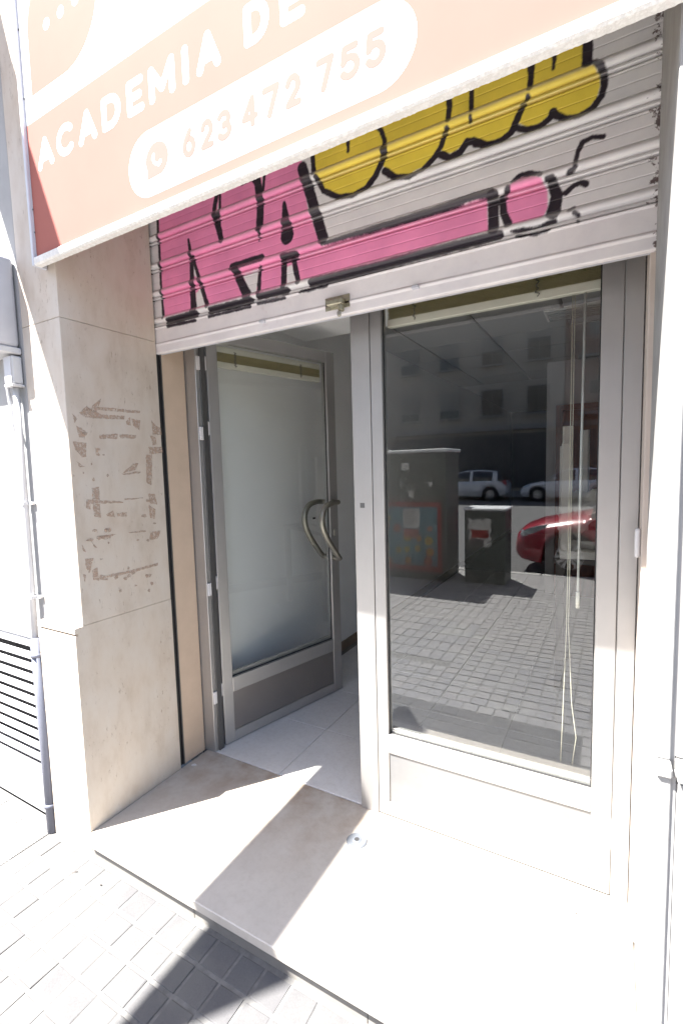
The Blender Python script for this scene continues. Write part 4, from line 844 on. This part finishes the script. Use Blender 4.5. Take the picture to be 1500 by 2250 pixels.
torn(-0.82, -0.50, 0.36, 0.78, 1, MAT['paper'], -4.5295, bn); torn(-0.78, -0.54, 0.50, 0.62, 2, MAT['mural_red'], -4.5282, bn); torn(-0.80, -0.60, 0.39, 0.50, 3, MAT['paper_dark'], -4.5282, bn)

# cars
MAT['tyre'] = simple('tyre_rubber', (0.018, 0.018, 0.019), 0.8); MAT['rim'] = alu('wheel_rim', (0.45, 0.46, 0.48), 0.35, 0.7)
MAT['carglass'] = simple('car_glass', (0.015, 0.018, 0.02), 0.05, var=0, spec=0.8); MAT['redpaint'] = simple('red_car_paint', (0.27, 0.012, 0.03), 0.25, var=0.03, coat=0.8)
MAT['whitecar'] = simple('white_car_paint', (0.62, 0.63, 0.66), 0.25, var=0.02, coat=0.8); MAT['lamp'] = simple('headlamp_lens', (0.55, 0.60, 0.65), 0.12, 0.5, var=0.05); MAT['taillamp'] = simple('tail_lamp', (0.35, 0.02, 0.02), 0.15, var=0.05)
MAT['cloth'] = simple('crumpled_sunshade', (0.60, 0.58, 0.54), 0.6, var=0.08, scale=20)
def car(name, loc, label, paintm, group=None, L=3.95, W=0.84, H=1.47):
    """hatchback pointing to -x, near side at +y; local origin at the front bumper on the ground, centre line y=0"""
    t = thing(name, loc, label, 'car', 0, group)
    wf, wr, wr_ = 0.78, L-0.72, 0.335
    N = 110; S = [L*i/(N-1) for i in range(N)]
    def interp(x, pts): return float(np.interp(x, [p[0] for p in pts], [p[1] for p in pts]))
    top = [(0, 0.52), (0.03, 0.62), (0.12, 0.70), (0.35, 0.79), (0.75, 0.875), (1.10, 0.93), (1.5, 0.96), (2.6, 0.98), (L-0.35, 1.0), (L-0.10, 0.96), (L, 0.80)]
    wid = [(0, 0.60), (0.04, 0.70), (0.14, 0.80), (0.40, 0.95), (0.8, 1.0), (L-0.7, 1.0), (L-0.25, 0.95), (L-0.05, 0.86), (L, 0.80)]
    bot = [(0, 0.30), (0.1, 0.22), (0.4, 0.19), (L-0.4, 0.20), (L-0.05, 0.30), (L, 0.36)]
    V = []; F = []; ring = None
    for x in S:
        zt, wd, zb = interp(x, top), W*interp(x, wid), interp(x, bot)
        ar = 0
        for wx in (wf, wr):
            d_ = abs(x-wx)
            if d_ < wr_+0.045: ar = max(ar, math.sqrt((wr_+0.045)**2-d_*d_)+wr_-0.02)
        zs = max(zb, ar); zsh = zt-0.10 if x < 1.0 or x > L-0.3 else zt-0.05
        zs = min(zs, zsh-0.06)
        half = [(0.0, zb), (wd*0.62, zb), (wd*0.90, zs), (wd*0.985, zs+0.03), (wd*1.0, zs*0.5+zsh*0.5), (wd*0.99, zsh-0.02), (wd*0.95, zsh+0.015), (wd*0.80, zt-0.02), (wd*0.4, zt+0.004), (0.0, zt+0.01)]
        pts = [(x, p, q) for p, q in half]+[(x, -p, q) for p, q in half[-2:0:-1]]
        ring = len(pts); V += pts
    for i in range(N-1):
        for k in range(ring): a = i*ring+k; b_ = i*ring+(k+1) % ring; F.append((a, a+ring, b_+ring, b_))
    F.append(tuple(range(ring))); F.append(tuple((N-1)*ring+k for k in range(ring-1, -1, -1)))
    mesh_obj('body', V, F, paintm, t, (0, 0, 0), True)
    # greenhouse
    gt = [(1.02, 0.93), (1.75, H-0.09), (2.05, H-0.02), (2.7, H), (3.3, H-0.05), (L-0.28, H-0.20), (L-0.10, 1.0)]
    def hoop(x, infl=0.0):
        zt = interp(x, gt)+infl; zb = interp(x, top)-0.03; k = (zt-zb)/(H-0.95)
        k = max(0.0, min(1, k)); wb = W*(0.93+infl); wt = W*(0.93-0.20*k+infl)
        return [(x, wb, zb), (x, wb*0.5+wt*0.5+0.02, (zb+zt)*0.5), (x, wt, zt-0.06*k), (x, wt-0.10*k, zt-0.008*k), (x, wt*0.45, zt+0.012*k), (x, -wt*0.45, zt+0.012*k), (x, -wt+0.10*k, zt-0.008*k), (x, -wt, zt-0.06*k), (x, -wb*0.5-wt*0.5-0.02, (zb+zt)*0.5), (x, -wb, zb)]
    def skin(nm, x0, x1, k0, k1, m, infl, par=t, n=30):
        V = []; F = []
        for i in range(n):
            h_ = hoop(x0+(x1-x0)*i/(n-1), infl)[k0:k1]; V += h_
        q = k1-k0
        for i in range(n-1):
            for k in range(q-1): a = i*q+k; F.append((a, a+1, a+q+1, a+q))
        return mesh_obj(nm, V, F, m, par, (0, 0, 0), True)
    skin('windows', 1.04, L-0.12, 0, 10, MAT['carglass'], 0.0)
    skin('roof', 1.80, L-0.45, 2, 8, paintm, 0.006)
    for (a, b_) in ((2.28, 2.40), (L-0.62, L-0.40)):
        skin('pillar', a, b_, 0, 3, paintm, 0.006, n=4); skin('pillar', a, b_, 7, 10, paintm, 0.006, n=4)
    skin('pillar', 1.08, 1.82, 2, 4, paintm, 0.006, n=14); skin('pillar', 1.08, 1.82, 6, 8, paintm, 0.006, n=14)
    for s in (-1, 1):
        for wx in (wf, wr):
            yw = s*(W-0.11)
            pr = [(0.19, -0.085), (0.29, -0.10), (0.325, -0.085), (wr_, -0.05), (wr_, 0.05), (0.325, 0.085), (0.29, 0.10), (0.19, 0.085)]
            V = []; F = []; nseg = 36; q = len(pr)
            for i in range(nseg):
                an = 2*math.pi*i/nseg
                for (rr_, yo) in pr: V.append((wx+rr_*math.cos(an), yw+yo, wr_+rr_*math.sin(an)))
            for i in range(nseg):
                for k in range(q): a = i*q+k; b_ = i*q+(k+1) % q; c_ = ((i+1) % nseg)*q; F.append((a, b_, c_+(k+1) % q, c_+k))
            ty = mesh_obj('wheel', V, F, MAT['tyre'], t, (0, 0, 0), True)
            V = []; F = []
            def dk(r0, r1, y0):
                n0 = len(V)
                for i in range(36):
                    an = 2*math.pi*i/36; V.append((wx+r0*math.cos(an), yw+y0, wr_+r0*math.sin(an))); V.append((wx+r1*math.cos(an), yw+y0, wr_+r1*math.sin(an)))
                for i in range(36): a = n0+2*i; b_ = n0+2*((i+1) % 36); F.append((a, b_, b_+1, a+1))
            dk(0.178, 0.215, s*0.078); dk(0.0, 0.062, s*0.082)
            for i in range(12):
                an = 2*math.pi*i/12; n0 = len(V)
                for (rr_, da) in ((0.055, -0.17), (0.055, 0.17), (0.185, 0.14), (0.185, -0.14)): V.append((wx+rr_*math.cos(an+da), yw+s*0.080, wr_+rr_*math.sin(an+da)))
                F.append((n0, n0+1, n0+2, n0+3))
            mesh_obj('rim', V, F, MAT['rim'], ty)
            V, F = tube_data([(wx, yw-s*0.06, wr_), (wx, yw+s*0.045, wr_)], 0.20, 24); mesh_obj('hub_shadow', V, F, MAT['tyre'], ty)
        hl = [(0.10, 0.60), (0.16, 0.68), (0.34, 0.755), (0.52, 0.79), (0.46, 0.72), (0.30, 0.64), (0.16, 0.585)]
        V = []; 
        for (x, z) in hl: V.append((x-0.012, s*(W*interp(x, wid)*0.995+0.004 if x > 0.2 else W*interp(x, wid)*1.0), z))
        V += [(0.07, s*0.42, 0.58), (0.075, s*0.42, 0.66)]
        F = [tuple(range(7)), (0, 6, 7, 8), (0, 8, 1)]
        mesh_obj('headlight', V, F, MAT['lamp'], t)
        V = [(L-0.02, s*0.45, 0.80), (L+0.006, s*W*0.80, 0.74), (L-0.09, s*(W*0.885), 0.74), (L-0.20, s*(W*0.935), 0.98), (L-0.06, s*W*0.80, 1.02), (L-0.06, s*0.52, 0.98)]
        mesh_obj('tail_light', V, [(0, 1, 4, 5), (1, 2, 3, 4)], MAT['taillamp'], t)
        rb_ = rbox('mirror', 1.42, 1.56, s*(W+0.06)-0.09, s*(W+0.06)+0.09, 0.98, 1.10, paintm, None, 0.035); rb_.parent = t
    box('number_plate', -0.012, -0.002, -0.26, 0.26, 0.40, 0.51, MAT['paper'], t, 0.001)
    box('grille', -0.006, 0.05, -0.42, 0.42, 0.28, 0.37, MAT['black'], t, 0.004)
    return t
rc = car('parked_car', (-0.44, -6.43, -0.20), 'dark red hatchback parked at the kerb, mirrored in the door glass', MAT['redpaint'], 'cars mirrored in the glass')
w1 = car('parked_car', (-7.30, -21.8, -0.22), 'white hatchback parked across the street, mirrored beside the tall cabinet', MAT['whitecar'], 'cars mirrored in the glass')
w2 = car('parked_car', (-2.78, -21.8, -0.22), 'second white car across the street, nose mirrored behind the red car', MAT['whitecar'], 'cars mirrored in the glass')

# buildings opposite
MAT['fac_a'] = simple('ochre_render', (0.34, 0.305, 0.26), 0.85, var=0.10, scale=1.2); MAT['fac_b'] = simple('pink_render', (0.40, 0.33, 0.30), 0.85, var=0.08, scale=1.2); MAT['fac_c'] = simple('brick_render', (0.24, 0.16, 0.125), 0.85, var=0.15, scale=3)
MAT['shopfront'] = simple('dark_shopfront', (0.05, 0.05, 0.055), 0.4); MAT['balc'] = simple('balcony_slab', (0.24, 0.23, 0.22), 0.8); MAT['winframe'] = simple('window_frame', (0.20, 0.20, 0.195), 0.5); MAT['blindwin'] = simple('roller_blind', (0.22, 0.21, 0.19), 0.7)
def block(x0, x1, m, H, label, seed, step, balconies):
    r = random.Random(seed); yf = -28.0
    t = thing('apartment_building', ((x0+x1)/2, yf-5, -0.1), label, 'building', 0, 'apartment blocks opposite')
    wbox('wall', x0+0.02, x1-0.02, yf-10, yf, -0.1, H, m, t, 0)
    wbox('shopfront', x0+0.5, x1-0.5, yf-0.02+0.025, yf+0.08, 0.1, 3.3, MAT['shopfront'], t, 0)
    wbox('cornice', x0+0.02, x1-0.02, yf+0.003, yf+0.35, H-0.5, H-0.2, MAT['balc'], t, 0.02)
    wbox('string_course', x0+0.02, x1-0.02, yf+0.003, yf+0.22, 3.5, 3.8, MAT['balc'], t, 0.02)
    z = 4.4
    while z+2.2 < H-0.8:
        x = x0+1.2
        while x+1.4 < x1-0.6:
            f = wbox('window', x, x+1.3, yf+0.003, yf+0.07, z, z+1.6, MAT['winframe'], t, 0.01)
            wbox('pane', x+0.07, x+0.63, yf+0.0705, yf+0.085, z+0.07, z+1.53, MAT['carglass'], f, 0); wbox('pane', x+0.67, x+1.23, yf+0.0705, yf+0.085, z+0.07, z+1.53, MAT['carglass'], f, 0)
            hb = r.uniform(0, 1.1)
            if hb > 0.3: wbox('roller_blind', x+0.05, x+1.25, yf+0.086, yf+0.10, z+1.55-hb, z+1.55, MAT['blindwin'], f, 0)
            wbox('sill', x-0.08, x+1.38, yf+0.003, yf+0.16, z-0.08, z-0.001, MAT['balc'], f, 0)
            x += step
        if balconies:
            wbox('balcony', x0+0.7, x1-0.7, yf+0.17, yf+1.0, z-0.35, z-0.2, MAT['balc'], t, 0.01)
            wbox('balustrade', x0+0.7, x1-0.7, yf+0.92, yf+0.98, z-0.199, z+0.72, m, t, 0.01)
        z += 3.0
block(-26, -12.5, MAT['fac_b'], 17.5, 'pink rendered apartment block mirrored faintly in the upper glass', 1, 2.9, True)
block(-12.5, -1.5, MAT['fac_a'], 19.0, 'ochre apartment block mirrored in the middle of the glass', 2, 2.6, False)
block(-1.5, 14, MAT['fac_c'], 18.0, 'brick brown apartment block mirrored at the right of the glass', 3, 3.1, True)
